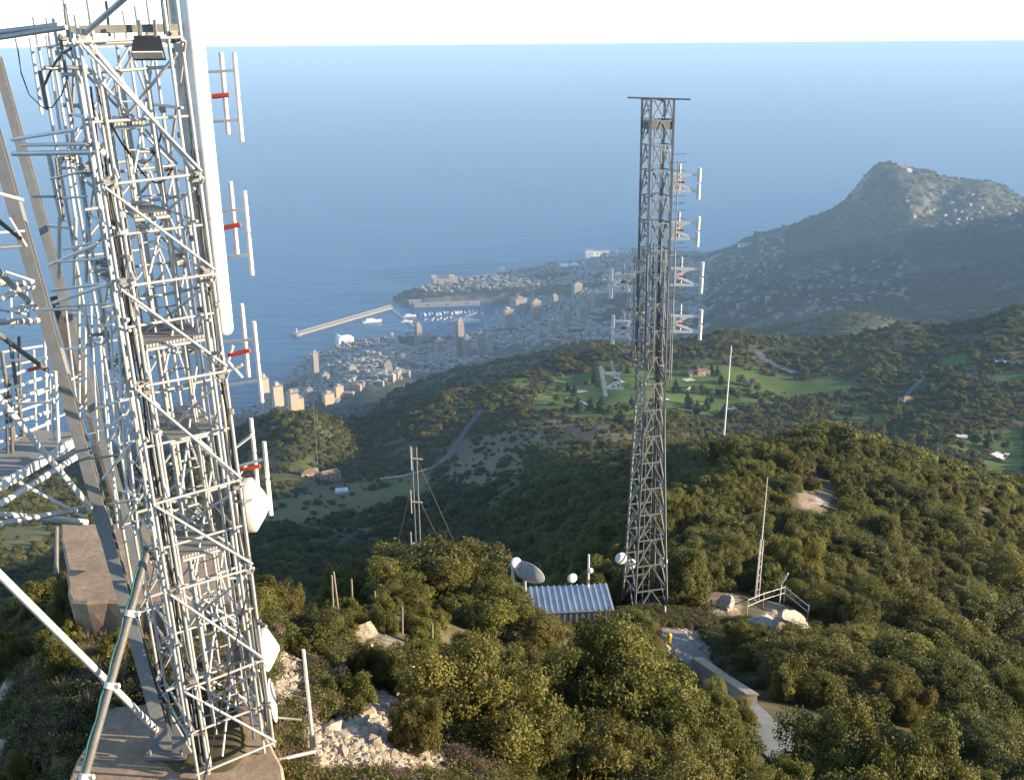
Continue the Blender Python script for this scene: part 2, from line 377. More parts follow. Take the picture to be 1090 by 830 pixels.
def hit(px, py, Y0=300.0):
    """first ground or sea point behind Y0 seen at a photo pixel"""
    d = ray(px, py); Y = np.concatenate([np.arange(Y0, 1400, 4.0), np.arange(1400, 6600, 10.0)]); x = d[0]/d[1]*Y; z = HC+d[2]/d[1]*Y
    g = np.maximum(ground(x, Y), SEA); b = np.nonzero(z <= g)[0]
    i = b[0] if len(b) else len(Y)-1
    return Vector((x[i], Y[i], g[i]))
def ghit(px, py, Yg):
    """ground point at a photo pixel, near the guessed distance"""
    d = ray(px, py); Y = np.arange(Yg*.78, Yg*1.35, .05); x = d[0]/d[1]*Y; z = HC+d[2]/d[1]*Y; g = ground(x, Y); b = np.nonzero(z <= g)[0]
    if len(b): i = b[0]
    else: i = int(np.argmin(np.abs(z-g)))
    return Vector((x[i], Y[i], g[i]))
def hits(L, Y0=300.0): return [hit(px, py, Y0) for px, py in L]
ROADS = [('road', hits([(806,375),(810,380),(822,388),(846,398)], 900), 9, 0), ('road', hits([(456,502),(468,494),(480,483),(490,468),(502,450),(514,438)], 420), 4.5, 0),
 ('track', hits([(905,470),(925,469),(948,474)], 180), 2.6, 1), ('track', hits([(958,428),(970,416),(984,404)], 650), 4, 0), ('track', hits([(400,512),(430,508),(458,500)], 420), 4, 1),
 ('track', hits([(1020,333),(1045,331),(1090,325)], 850), 8, 1), ('golf_path', hits([(602,424),(618,428),(634,434),(648,436)], 560), 5, 1)]
def road_clear(x, y):
    ok = np.ones(x.shape, bool)
    for _, pts_, w, _m in ROADS:
        P_ = [(p.x, p.y) for p in pts_]; ok &= edge_dist(x, y, P_+P_[-2:0:-1]) > w*.5+2.2
    return ok
# ------------------------------------------------------------------ sea
rr = np.concatenate([[0], np.geomspace(1500, 250000, 46)]); na = 96
an = np.linspace(0, 2*math.pi, na, endpoint=False)
sv = np.stack([(rr[:, None]*np.sin(an)).ravel(), (rr[:, None]*np.cos(an)).ravel(), np.full(len(rr)*na, SEA)], 1)
ii = np.arange(len(rr)*na).reshape(len(rr), na)
sf = np.stack([ii[:-1], np.roll(ii, -1, 1)[:-1], np.roll(ii, -1, 1)[1:], ii[1:]], -1).reshape(-1, 4)
sf = sf[:, ::-1]; sf = sf[na:]   # the middle lies under the land
k = NT('sea_water'); geo = k.n('ShaderNodeNewGeometry'); mp = k.n('ShaderNodeMapping'); mp.inputs['Scale'].default_value = (0.35, 1, 1); mp.inputs['Rotation'].default_value = (0, 0, R(14)); k.l(geo.outputs['Position'], mp.inputs[0])
n1 = k.noise(0.018, 5, 0.6, mp.outputs[0]); n2 = k.noise(0.0016, 5, 0.6, mp.outputs[0])
k.col(k.ramp(n2, [(0.3, (0.005, 0.066, 0.150)), (0.7, (0.009, 0.084, 0.180))]))
b = k.n('ShaderNodeBump'); b.inputs['Strength'].default_value = 0.8; b.inputs['Distance'].default_value = 9.0; k.l(n1, b.inputs['Height']); k.l(b.outputs[0], k.b.inputs['Normal'])
MAT_SEA = k.p(rough=0.32, IOR=1.33)
sea = tag(link('sea', np_mesh('sea', sv, sf, MAT_SEA)), kind='structure')

# ------------------------------------------------------------------ haze: one closed box of thin air round everything
hz = MB(); hz.box((0, 0, (45+SEA-4)/2), (620000, 620000, 45-SEA+4))
hm = bpy.data.materials.new('haze_air'); hm.use_nodes = True; t = hm.node_tree
for n in list(t.nodes):
    if n.type == 'BSDF_PRINCIPLED': t.nodes.remove(n)
pv = t.nodes.new('ShaderNodeVolumePrincipled'); pv.inputs['Color'].default_value = (0.40, 0.62, 0.90, 1); pv.inputs["Density"].default_value = 6.3e-5
pv.inputs['Anisotropy'].default_value = 0.0
t.links.new(pv.outputs[0], [n for n in t.nodes if n.type == 'OUTPUT_MATERIAL'][0].inputs['Volume'])
haze = tag(hz.build('haze', hm), kind='stuff'); haze['label'] = 'thin blue air haze over the sea and the far hills'
# ------------------------------------------------------------------ vegetation
def leaf_material(name, dark, mid, light, dry=None):
    k = NT(name)
    oi = k.n('ShaderNodeObjectInfo')
    tone = k.attr('tone')
    c = k.ramp(tone, [(0.1, dark), (0.5, mid), (0.92, light)])
    hue = k.n('ShaderNodeHueSaturation'); k.l(c, hue.inputs['Color'])
    mr = k.n('ShaderNodeMapRange'); k.l(oi.outputs['Random'], mr.inputs[0]); mr.inputs[3].default_value = 0.492; mr.inputs[4].default_value = 0.522; k.l(mr.outputs[0], hue.inputs['Hue'])
    m2 = k.n('ShaderNodeMapRange'); k.l(k.math('FRACT', k.math('MULTIPLY', oi.outputs['Random'], 17.3)), m2.inputs[0]); m2.inputs[3].default_value = 0.80; m2.inputs[4].default_value = 1.16; k.l(m2.outputs[0], hue.inputs['Value'])
    k.l(hue.outputs[0], k.b.inputs['Base Color']); k.p(rough=0.55, spec=0.25)
    tr = k.n('ShaderNodeBsdfTranslucent'); k.l(hue.outputs[0], tr.inputs[0])
    mx = k.n('ShaderNodeMixShader'); mx.inputs[0].default_value = 0.36; k.l(k.b.outputs[0], mx.inputs[1]); k.l(tr.outputs[0], mx.inputs[2]); k.l(mx.outputs[0], k.out.inputs[0])
    return k.mat
LEAF = leaf_material('evergreen_leaves', (0.085, 0.076, 0.016), (0.150, 0.140, 0.029), (0.232, 0.205, 0.05))
LEAF_G = leaf_material('green_leaves', (0.068, 0.070, 0.016), (0.120, 0.118, 0.028), (0.185, 0.168, 0.045))
NEEDLE = leaf_material('conifer_needles', (0.022, 0.034, 0.014), (0.038, 0.052, 0.020), (0.065, 0.075, 0.03))
BARE = leaf_material('dry_twigs', (0.10, 0.070, 0.050), (0.17, 0.12, 0.085), (0.26, 0.19, 0.14))
DRY = leaf_material('dry_grass_blades', (0.12, 0.085, 0.04), (0.22, 0.165, 0.08), (0.34, 0.27, 0.14))
BARK = simple('bark', (0.06, 0.05, 0.04), (0.13, 0.11, 0.09), 8, 0.9, bump=0.4)

def leaf_quads(cen, nrm, size, r, aspect=0.55):
    n = len(cen)
    a = r.normal(size=(n, 3)); a -= nrm*(a*nrm).sum(1, keepdims=True); a /= np.linalg.norm(a, axis=1, keepdims=True)+1e-9
    b = np.cross(nrm, a); s = size[:, None]
    v = np.stack([cen-a*s*0.5, cen+b*s*0.5*aspect+nrm*s*0.08, cen+a*s*0.5, cen-b*s*0.5*aspect+nrm*s*0.08], 1)
    return v.reshape(-1, 3)
def crown_mesh(name, seed, nleaf, leaf, mat, lobes=14, lobe_r=0.42, h=1.25, z0=0.12, spread=0.68, cone=False, stems=True, tuft=0.18):
    """unit crown: radius about 1, height h. many small leaf faces on uneven lobes"""
    r = np.random.default_rng(seed); cs = []
    if cone:
        for i in range(lobes):
            f = (i+0.5)/lobes; rad = (1-f)**0.8*0.8
            a = r.uniform(0, 6.28); cs.append((math.cos(a)*rad*r.uniform(.3, .75), math.sin(a)*rad*r.uniform(.3, .75), z0+f*(h-z0), max(rad, .14)*r.uniform(.55, .8)))
    else:
        while len(cs) < lobes:
            p = r.uniform(-1, 1, 3); q = np.array([p[0], p[1], p[2]])
            d = np.linalg.norm(q)
            if d > 1 or d < 0.25: continue
            rr_ = lobe_r*r.uniform(0.55, 1.25)
            cs.append((p[0]*spread*1.05, p[1]*spread*1.05, max(z0+rr_*0.6, h*0.5+p[2]*h*0.42-0.1), rr_))
    cs = np.array(cs); w = cs[:, 3]**2; w /= w.sum()
    k = r.choice(len(cs), nleaf, p=w)
    d = r.normal(size=(nleaf, 3)); d[:, 2] += 0.25; d /= np.linalg.norm(d, axis=1, keepdims=True)
    # uneven shells: leaves gather in twig clumps
    cl = r.normal(size=(len(cs)*14, 3)); cl /= np.linalg.norm(cl, axis=1, keepdims=True)
    kk = k*14+r.integers(0, 14, nleaf); d = d*(0.62 if tuft < .2 else .45)+cl[kk]*(0.62 if tuft < .2 else .8); d /= np.linalg.norm(d, axis=1, keepdims=True)
    rad = cs[k, 3]*(0.62+0.45*r.random(nleaf)**0.7)*(1+tuft*np.sin(kk*2.1))
    cen = cs[k, :3]+d*rad[:, None]*[1, 1, 0.9]
    keep = cen[:, 2] > 0.02
    cen, d, k, kk = cen[keep], d[keep], k[keep], kk[keep]; n = len(cen)
    nrm = d*0.75+r.normal(size=(n, 3))*0.55+[0, 0, 0.25]; nrm /= np.linalg.norm(nrm, axis=1, keepdims=True)
    size = leaf*r.uniform(0.6, 1.35, n)
    v = leaf_quads(cen, nrm, size, r, 0.6)
    tone = np.clip(0.45+0.22*np.sin(k*1.7+seed)+0.16*np.sin(kk*3.3)+r.normal(size=n)*0.07, 0, 1)
    tone = np.repeat(tone, 4); f = np.arange(4*n).reshape(-1, 4); mi = np.zeros(n, int)
    if stems:
        sb = MB()
        for i in range(5 if not cone else 1):
            j = r.integers(0, len(cs)); top = cs[j, :3] if not cone else (0, 0, h*0.8)
            sb.tube((r.uniform(-.06, .06), r.uniform(-.06, .06), -0.15), (top[0]*.5, top[1]*.5, top[2]*.55), 0.045, 0.03, 5, False)
            sb.tube((top[0]*.5, top[1]*.5, top[2]*.55), top, 0.03, 0.012, 5, False)
        sv_ = np.array(sb.v); sf_ = np.array([q for q in sb.f if len(q) == 4])
        f = np.concatenate([f, sf_+len(v)]); v = np.concatenate([v, sv_]); tone = np.concatenate([tone, np.full(len(sv_), 0.5)]); mi = np.concatenate([mi, np.ones(len(sf_), int)])
    hx = np.percentile(np.hypot(v[:, 0], v[:, 1]), 98); v[:, :2] /= hx; v[:, 2] *= h/np.percentile(v[:, 2], 99)
    me = np_mesh(name, v, f, [mat, BARK], mi=mi)
    ta = me.attributes.new('tone', 'FLOAT', 'POINT'); ta.data.foreach_set('value', tone.astype(np.float32))
    return me
def stem_mesh(name, seed, h=0.8):
    r = random.Random(seed); m = MB()
    for i in range(5):
        a = r.uniform(0, 6.28); q = r.uniform(.25, .6); top = (math.cos(a)*q, math.sin(a)*q, h*r.uniform(.7, 1.1)); mid = (top[0]*.4, top[1]*.4, top[2]*.5)
        m.tube((r.uniform(-.05, .05), r.uniform(-.05, .05), -0.2), mid, 0.05, 0.035, 6, False); m.tube(mid, top, 0.035, 0.012, 5, False)
        m.tube(mid, (mid[0]+r.uniform(-.3, .3), mid[1]+r.uniform(-.3, .3), h*.9), 0.02, 0.008, 5, False)
    me = bpy.data.meshes.new(name); me.from_pydata(m.v, [], m.f); me.materials.append(BARK); me.polygons.foreach_set('use_smooth', m.sm); return me

NEAR_CROWNS = [crown_mesh('crown', 20+i, 52000, 0.040, LEAF if i < 4 else LEAF_G, lobes=46, lobe_r=0.235, h=1.25, spread=0.84, tuft=0.34, stems=False) for i in range(6)]
MID_CROWNS = [crown_mesh('crown', 40+i, 13000, 0.072, LEAF if i < 4 else LEAF_G, lobes=28, lobe_r=0.28, spread=0.82, tuft=0.30, stems=True) for i in range(6)]
FAR_CROWNS = [crown_mesh('clump', 60+i, 1300, 0.18, LEAF_G if i % 2 else LEAF, lobes=9, lobe_r=0.48, h=1.1, stems=False) for i in range(6)]
STEMS = [stem_mesh('stem', 5+i) for i in range(3)]

def scatter(name, P, S, RZ, PICK, meshes, label):
    """one object of kind stuff: small plants on points"""
    me = bpy.data.meshes.new(name); n = len(P)
    me.vertices.add(n); me.vertices.foreach_set('co', np.asarray(P, np.float32).ravel())
    for nm, ty, da in (('sc', 'FLOAT_VECTOR', S), ('rz', 'FLOAT', RZ), ('pick', 'INT', PICK)):
        a = me.attributes.new(nm, ty, 'POINT')
        a.data.foreach_set('vector' if ty == 'FLOAT_VECTOR' else 'value', np.asarray(da, np.int32 if ty == 'INT' else np.float32).ravel())
    o = link(name, me); tag(o, label, kind='stuff')
    src = bpy.data.collections.new(name+'_pieces')
    for i, m in enumerate(meshes): src.objects.link(bpy.data.objects.new('%s_piece_%02d' % (name, i), m))
    g = bpy.data.node_groups.new(name+'_scatter', 'GeometryNodeTree')
    g.interface.new_socket('Geometry', in_out='INPUT', socket_type='NodeSocketGeometry'); g.interface.new_socket('Geometry', in_out='OUTPUT', socket_type='NodeSocketGeometry')
    gi, go = g.nodes.new('NodeGroupInput'), g.nodes.new('NodeGroupOutput'); iop = g.nodes.new('GeometryNodeInstanceOnPoints'); ci = g.nodes.new('GeometryNodeCollectionInfo')
    ci.inputs['Collection'].default_value = src; ci.inputs['Separate Children'].default_value = True; ci.inputs['Reset Children'].default_value = True
    iop.inputs['Pick Instance'].default_value = True
    def na_(nm, ty):
        x = g.nodes.new('GeometryNodeInputNamedAttribute'); x.data_type = ty; x.inputs['Name'].default_value = nm; return x.outputs['Attribute']
    cx = g.nodes.new('ShaderNodeCombineXYZ'); g.links.new(na_('rz', 'FLOAT'), cx.inputs[2])
    g.links.new(gi.outputs[0], iop.inputs['Points']); g.links.new(ci.outputs[0], iop.inputs['Instance']); g.links.new(na_('pick', 'INT'), iop.inputs['Instance Index'])
    g.links.new(cx.outputs[0], iop.inputs['Rotation']); g.links.new(na_('sc', 'FLOAT_VECTOR'), iop.inputs['Scale']); g.links.new(iop.outputs[0], go.inputs[0])
    md = o.modifiers.new('scatter', 'NODES'); md.node_group = g
    return o
def cover_at(x, y):
    u = x/y; ci = np.clip(np.rint(np.interp(u, us, np.arange(nc))).astype(int), 0, nc-1); ri = np.clip(np.rint(np.interp(y, rows, np.arange(nr))).astype(int), 0, nr-1)
    return cov[ri*nc+ci], town[ri*nc+ci]

# bushes measured in the photo: px, py of the top, width in px, distance
BUSHES = [(466,582,168,46),(402,600,110,46.5),(528,624,62,44),(575,690,90,40),(520,645,120,42),(440,628,110,43),(360,612,50,46),(425,662,60,40),
 (500,706,165,22.5),(650,684,190,33),(590,702,120,32),(706,750,150,30),(784,798,110,27),(560,770,110,23),(640,775,180,24),(720,800,130,22.5),(440,752,70,19),
 (675,656,54,52),(676,652,44,54),(726,590,66,64),(738,622,50,62),(668,690,74,47),(626,688,34,48),(560,664,60,44),
 (772,590,70,84),(752,572,56,92),(866,682,110,45),(842,706,50,41),(890,722,140,42),(930,690,150,48),(1010,738,160,43),(962,640,120,68),(890,775,140,34),(970,792,170,32),(1060,780,120,36),
 (880,556,80,105),(935,582,100,98),(1000,560,90,130),(868,628,70,68),(908,622,84,77),(1042,636,104,90),(1000,668,110,64),(1065,696,110,58),(800,572,60,98),(840,560,66,104),(960,536,84,140),(1050,580,90,118),
 (340,652,80,31),(300,618,64,37),(276,626,50,40),(392,690,60,24),(412,702,50,22),(376,722,46,19),(330,672,46,24),(500,676,56,33),(540,694,56,31.5),
 (24,640,60,34),(10,690,56,17),(120,676,46,19),(60,690,60,18),(150,700,44,17.5),(14,812,60,9.6)]
KEEP_OUT = [] # x, y, radius kept free
def near_pt(px, py, Y): return at(px, py, Y)
sh_p = at(606, 668, 57); tw_p = at(686, 645, 62)
KEEP_OUT += [(sh_p.x, sh_p.y+1.5, 5.0), (tw_p.x, tw_p.y, 2.6), (sh_p.x+2.5, sh_p.y-3, 2.0), (sh_p.x-2, sh_p.y-3, 2.0)]
for q in [(722,690,50),(742,705,49),(765,722,46),(790,738,42.5),(815,765,37),(850,800,31.5),(735,672,54),(760,690,50)]:
    p = at(*q); KEEP_OUT.append((p.x, p.y, 1.9))
for q in [(835,655,64),(812,640,67),(770,640,64),(765,655,60),(866,532,140),(850,530,142)]:
    p = at(*q); KEEP_OUT.append((p.x, p.y, 2.4))
bush = []
for px, top, w, Y in BUSHES:
    if Y < 36: Y = ghit(px, top+.68*w, Y).y
    p = at(px, top, Y); g = gz(p.x, p.y); _, _, dep = proj(p); rad = w/2*dep/F
    hgt = max(p.z-g, rad*0.75); bush.append((p.x, p.y, g, rad, hgt/1.25, 1))
def tries(n, Y0, Y1, u0, u1, seed):
    r = np.random.default_rng(seed); Y = np.exp(r.uniform(math.log(Y0), math.log(Y1), n)); return Y*r.uniform(u0, u1, n), Y
cell = {}
def free(x, y, rad, f=0.80):
    for i in range(int((x-7)//6), int((x+7)//6)+1):
        for j in range(int((y-7)//6), int((y+7)//6)+1):
            for (a, b_, c) in cell.get((i, j), ()):
                if (a-x)**2+(b_-y)**2 < ((c+rad)*f)**2: return False
    return True
def put(x, y, rad): cell.setdefault((int(x//6), int(y//6)), []).append((x, y, rad))
for b_ in bush: put(b_[0], b_[1], b_[3])
for b_ in KEEP_OUT: put(b_[0], b_[1], b_[2])
X, Y = tries(16000, 14, 190, -0.66, 0.66, 11)
G = ground(X, Y); C, _ = cover_at(X, Y); vis = seen_margin(X, Y, G+2.2) > -0.012
r = random.Random(3)
PXc = [proj((X[i], Y[i], G[i])) for i in range(len(X))]
# things the photo shows free of leaves: no random bush may stand in front of them
CLEAR = [([(702,668),(745,664),(806,745),(812,760),(770,745),(700,700)], 55), ([(738,622),(862,606),(862,670),(800,668),(738,655)], 67), ([(545,596),(655,590),(656,690),(600,690),(560,648)], 57),
         ([(845,522),(885,522),(885,545),(845,545)], 142), ([(656,560),(712,560),(712,655),(660,650)], 62), ([(290,650),(450,640),(545,730),(540,745),(470,720),(430,780),(470,830),(290,830)], 33), ([(436,470),(455,470),(455,582),(436,582)], 56),
         ([(380,600),(480,585),(560,620),(600,680),(560,700),(440,690),(400,640)], 41), ([(430,720),(500,708),(575,730),(580,828),(430,828)], 22), ([(575,700),(650,688),(740,735),(820,775),(840,828),(585,828)], 29), ([(820,690),(920,690),(1010,740),(1085,790),(1085,828),(850,828)], 40)]
def blocks(x, y, g, rad, sz):
    tx, ty, dep = proj((x, y, g+1.2*sz)); _, by, _ = proj((x, y, g)); rp = rad*F/dep
    xs_ = np.array([tx, tx-.6*rp, tx+.6*rp, tx-rp, tx+rp, tx, tx-.7*rp, tx+.7*rp]); ys_ = np.array([ty, ty+.2*rp, ty+.2*rp, ty+.6*rp, ty+.6*rp, (ty+by)/2, (ty+by)/2, (ty+by)/2])
    return any(y < Ym and in_poly(xs_, ys_, poly).any() for poly, Ym in CLEAR)
for i in range(len(X)):
    if not vis[i] or C[i, 3] > 0.35: continue
    px = PXc[i][0]
    sparse = (px < 470 and Y[i] < 44)
    if sparse and r.random() > (0.10 if Y[i] < 27 else .45): continue
    if C[i, 2] > 0.4 and r.random() > 0.15: continue
    if -8.5 < X[i] < -1 and Y[i] < 19.5: continue
    if 0 <= X[i] < 3 and Y[i] < 15: continue
    rad = (r.uniform(0.35, 0.8) if sparse else min(max(r.lognormvariate(.52, .33), .8), 3.3)*(1 if Y[i] < 90 else 1.15))
    if not free(X[i], Y[i], rad, 0.66 if not sparse else 1.0): continue
    sz_ = rad*r.uniform(0.75, 1.45)*(1 if rad < 2 else .85)
    if not sparse and blocks(X[i], Y[i], G[i], rad, sz_): continue
    put(X[i], Y[i], rad); bush.append((X[i], Y[i], G[i], rad, sz_, 0))
bush.sort(key=lambda b_: -(b_[3]/b_[1]+(10 if b_[5] else 0)))
BUSH_LABELS = ['tall olive green evergreen shrub in the dense thicket on the steep slope', 'dark green evergreen shrub in the thicket on the steep slope']
NB = 285
for i, (x, y, g, rad, sz, man) in enumerate(bush[:NB]):
    q = rad/y; rz = r.uniform(0, 6.28)
    _px = proj((x, y, g))[0]
    where = 'on the grassy rubble slope below the scaffold tower' if _px < 470 and y < 44 else ('in the thicket in front of the blue shed' if _px < 700 and y < 60 else ('on the slope right of the concrete path' if y < 75 else 'on the far crest of the wooded ridge'))
    kind = i % 6
    tint = 'Olive brown' if kind < 4 else 'Greener'
    lab = '%s evergreen shrub %s' % (tint.lower(), where)
    if q > 0.028:
        t = empty('shrub', (x, y, g), rz); t.scale = (rad*r.uniform(.82, 1.15), rad*r.uniform(.82, 1.15), sz); t.rotation_euler = (r.uniform(-.14, .14), r.uniform(-.14, .14), rz)
        link('crown', NEAR_CROWNS[kind], t); link('stem', STEMS[i % 3], t)
    else:
        t = link('shrub', MID_CROWNS[kind]); t.location = (x, y, g); t.scale = (rad*r.uniform(.82, 1.15), rad*r.uniform(.82, 1.15), sz); t.rotation_euler = (r.uniform(-.14, .14), r.uniform(-.14, .14), rz)
    tag(t, lab, 'shrub', '%s shrubs %s' % (tint.lower(), where))
rest = [b_ for b_ in bush[NB:]]
FP, FS, FR, FK = [], [], [], []
for (x, y, g, rad, sz, man) in rest:
    FP.append((x, y, g)); FS.append((rad, rad, sz)); FR.append(r.uniform(0, 6.28)); FK.append(r.randrange(6))
if rest:
    scatter('thicket', FP, FS, FR, FK, MID_CROWNS, 'dense evergreen thicket on the near ridge')
# far scrub
X, Y = tries(90000, 185, 2400, -0.62, 0.62, 12)
G = ground(X, Y); C, T = cover_at(X, Y); vis = seen_margin(X, Y, G+3) > -0.006
dens = fbm(X/45, Y/45, 3, 21)
rr_ = np.random.default_rng(5)
lawnish = np.maximum(C[:, 0]*1.2, np.maximum(C[:, 1]*0.94, C[:, 2]*0.85))
hedge = (fbm(X/120, Y/30, 3, 33) > .34)&(C[:, 0] > .3)
okk = vis & ~T & road_clear(X, Y) & ((rr_.random(len(X)) > lawnish) | (hedge & (rr_.random(len(X)) < .5))) & ((dens > -0.55) | (rr_.random(len(X)) < 0.25)) & (rr_.random(len(X)) < np.clip(0.25+Y/900, 0, 1))
X, Y, G = X[okk], Y[okk], G[okk]; n = len(X)
big = np.clip(rr_.lognormal(0.45, 0.38, n), 0.7, 4.2)*np.clip(0.8+Y/1500, 0.9, 1.7)
scatter('scrub', np.stack([X, Y, G-0.1*big], 1), np.stack([big, big, big*rr_.uniform(.7, 1.15, n)], 1), rr_.uniform(0, 6.28, n), rr_.integers(0, 6, n), FAR_CROWNS, 'dense evergreen scrub covering the far hillsides')
print('bushes', len(bush), 'far scrub', n)
# ------------------------------------------------------------------ materials of the mast site
def paint(name, c, rough=0.45, metal=0.0, dirt=0.25, scale=4):
    k = NT(name); n1 = k.noise(scale, 6, 0.7); n2 = k.noise(scale*9, 3, 0.6)
    d = tuple(x*(1-dirt) for x in c); d2 = tuple(x*(1-dirt*1.6)*m for x, m in zip(c, (1.0, 0.93, 0.82)))
    col = k.mix(k.ramp(n2, [(0.55, (0, 0, 0)), (0.72, (1, 1, 1))]), k.ramp(n1, [(0.3, d), (0.65, c)]), d2)
    k.col(col); k.bump(n2, 0.15, 0.004); return k.p(rough=rough, metal=metal)
GALV = paint('galvanised_steel', (0.47, 0.46, 0.44), 0.45, 0.25, 0.2)
WHITEP = paint('white_painted_steel', (0.64, 0.62, 0.58), 0.45, 0.0, 0.15)
GREYP = paint('grey_painted_beam', (0.19, 0.19, 0.18), 0.5, 0.0, 0.25)
DARKS = paint('weathered_dark_steel', (0.16, 0.155, 0.14), 0.55, 0.2, 0.35)
LATT = paint('grey_lattice_steel', (0.21, 0.215, 0.21), 0.55, 0.3, 0.3)
CLAMPM = paint('coupler_steel', (0.30, 0.28, 0.25), 0.5, 0.4, 0.4, 20)
BLACK = paint('black_cable', (0.025, 0.025, 0.027), 0.5, 0.0, 0.3)
RED = paint('red_insulator', (0.55, 0.06, 0.03), 0.4, 0.0, 0.15)
DRED = paint('faded_red_insulator', (.38, .07, .05), .5)
GREENC = paint('green_cable', (0.03, 0.16, 0.11), 0.5)
RADOME = paint('white_fibreglass', (0.80, 0.79, 0.77), 0.35, 0.0, 0.08, 1.5)
CREAM = paint('cream_drum', (0.70, 0.66, 0.58), 0.5, 0.0, 0.12)
RUSTY = paint('rust_brown_beam', (.13, .10, .075), .7, 0, .4)
YELLOW = paint('yellow_paint', (0.65, 0.46, 0.04), 0.5)
WOOD = paint('grey_wood', (0.24, 0.20, 0.15), 0.85, 0, 0.4, 12)
k = NT('board_formed_concrete'); n1 = k.noise(1.4, 8, 0.7); n2 = k.noise(9, 5, 0.7)
k.col(k.mix(k.ramp(n2, [(0.45, (0, 0, 0)), (0.7, (1, 1, 1))]), k.ramp(n1, [(0.3, (0.20, 0.138, 0.088)), (0.55, (0.34, 0.25, 0.165)), (0.7, (0.43, 0.33, 0.225))]), (0.22, 0.16, 0.105))); k.bump(n2, 0.5, 0.02)
CONC = k.p(rough=0.9)
k = NT('deck_grating'); w = k.n('ShaderNodeTexWave'); w.inputs['Scale'].default_value = 9; w.inputs['Distortion'].default_value = 0.3; k.l(k.n('ShaderNodeTexCoord').outputs['Object'], w.inputs[0])
k.col(k.ramp(w.outputs['Fac'], [(0.3, (0.12, 0.11, 0.10)), (0.6, (0.36, 0.35, 0.32))])); DECK = k.p(rough=0.7, metal=0.2)
k = NT('limestone'); n1 = k.noise(0.9, 9, 0.72); n2 = k.noise(5, 6, 0.7)
k.col(k.mix(k.math('MULTIPLY', n2, 0.6), k.ramp(n1, [(0.3, (0.22, 0.19, 0.15)), (0.5, (0.38, 0.335, 0.27)), (0.68, (0.52, 0.47, 0.39))]), (0.30, 0.24, 0.17))); k.bump(n2, 0.9, 0.06)
STONE = k.p(rough=0.92)
k = NT('rubble_stone'); n1 = k.noise(2.2, 6, 0.7); oi = k.n('ShaderNodeObjectInfo')
k.col(k.mix(oi.outputs['Random'], k.ramp(n1, [(0.3, (0.24, 0.18, 0.12)), (0.65, (0.40, 0.325, 0.24))]), k.ramp(n1, [(0.3, (0.29, 0.225, 0.16)), (0.65, (0.52, 0.44, 0.335))]))); k.bump(n1, 0.6, 0.02)
RUBBLE = k.p(rough=0.95)

def part_tube(name, p0, p1, r, mat, par, n=8, r1=None):
    return MB().tube(p0, p1, r, r1, n).build(name, mat, par)

# ------------------------------------------------------------------ scaffold tube tower
TWR = tag(empty('scaffold_tower', (-4.4, 12.6, 0)), 'tall pale steel scaffold tube lattice tower full of antennas on the brown concrete slab', 'tower')
ORG = Vector((-4.4, 12.6, 0))
def tw(name, build, mat, par=TWR):
    m = MB(); build(m); m.v = [tuple(Vector(v)-ORG) for v in m.v]
    return m.build(name, mat, par)
L1 = at(151, 415, 12.0); R1 = at(235, 415, 12.55); L1.z = R1.z = 0
a_ = (R1-L1); wd = a_.length; ah = a_.normalized(); bh = Vector((-ah.y, ah.x, 0)); dp = 1.25
L2, R2 = L1+bh*dp, R1+bh*dp; L3, R3 = L1+bh*dp*2, R1+bh*dp*2
ZT = 10.35
LEV = [0.12, 1.55, 3.1, 4.4, 6.0, 7.28, 8.5, 10.08]
rj = random.Random(21)
for q in (L1, R1, L2, R2, L3, R3):
    for s in (-1, 1):
        off = (ah*0.085*s+bh*0.03*s); top = ZT+rj.uniform(-0.05, 0.5)*(1 if s > 0 else 0.4)
        tw('leg', lambda m: m.tube(q+off+Vector((0, 0, 0.01)), q+off+Vector((0, 0, top)), 0.0225), GALV)
# extra uprights that stand inside and beside the frame
for f, g_, z0, z1, rr0 in [(-.12, .12, 3.5, 10.2, .020), (-.04, .35, 0.3, 9.9, .022), (.06, .12, 2.0, 9.9, .02), (.14, .08, 0.1, 6.4, .022), (.2, .55, 3.0, 9.7, .03), (.33, .75, 1.0, 9.75, .024), (.45, .7, 0.1, 9.7, .022), (.58, .85, 0.1, 9.6, .024), (.75, .45, 3.2, 9.7, .022), (.86, .2, 0.1, 8.6, .02), (.9, .95, .1, 9.4, .026), (.3, 1.5, .1, 9.6, .026), (.7, 1.4, .1, 9.6, .024), (1.08, .25, .1, 7.2, .024), (1.12, .7, .1, 8.2, .024)]:
    p = L1+a_*f+bh*dp*g_
    tw('upright', lambda m: m.tube(p+Vector((0, 0, z0)), p+Vector((0, 0, z1)), rr0), GALV)
def face(A, B, levels, dbl=True, flip=False, half=True, ext=0.16):
    h_ = (B-A).normalized(); nrm_ = Vector((h_.y, -h_.x, 0))*0.05
    for i, z in enumerate(levels):
        e0, e1 = rj.uniform(.04, ext), rj.uniform(.04, ext)
        tw('rail', lambda m: m.tube(A-h_*e0+nrm_+Vector((0, 0, z)), B+h_*e1+nrm_+Vector((0, 0, z+rj.uniform(-.03, .03))), 0.0195), GALV)
        if half and i+1 < len(levels):
            zm = z+(levels[i+1]-z)*rj.uniform(.4, .6)
            tw('rail', lambda m: m.tube(A-h_*.1-nrm_+Vector((0, 0, zm)), B+h_*.1-nrm_+Vector((0, 0, zm)), 0.019), GALV)
        if i+1 < len(levels):
            lo, hi = z, levels[i+1]; p0, p1 = (A, B) if not flip else (B, A)
            tw('diagonal_brace', lambda m: m.tube(p0-(p1-p0).normalized()*.08+nrm_*1.9+Vector((0, 0, hi-.02)), p1+(p1-p0).normalized()*.08+nrm_*1.9+Vector((0, 0, lo+.06)), 0.019), GALV)
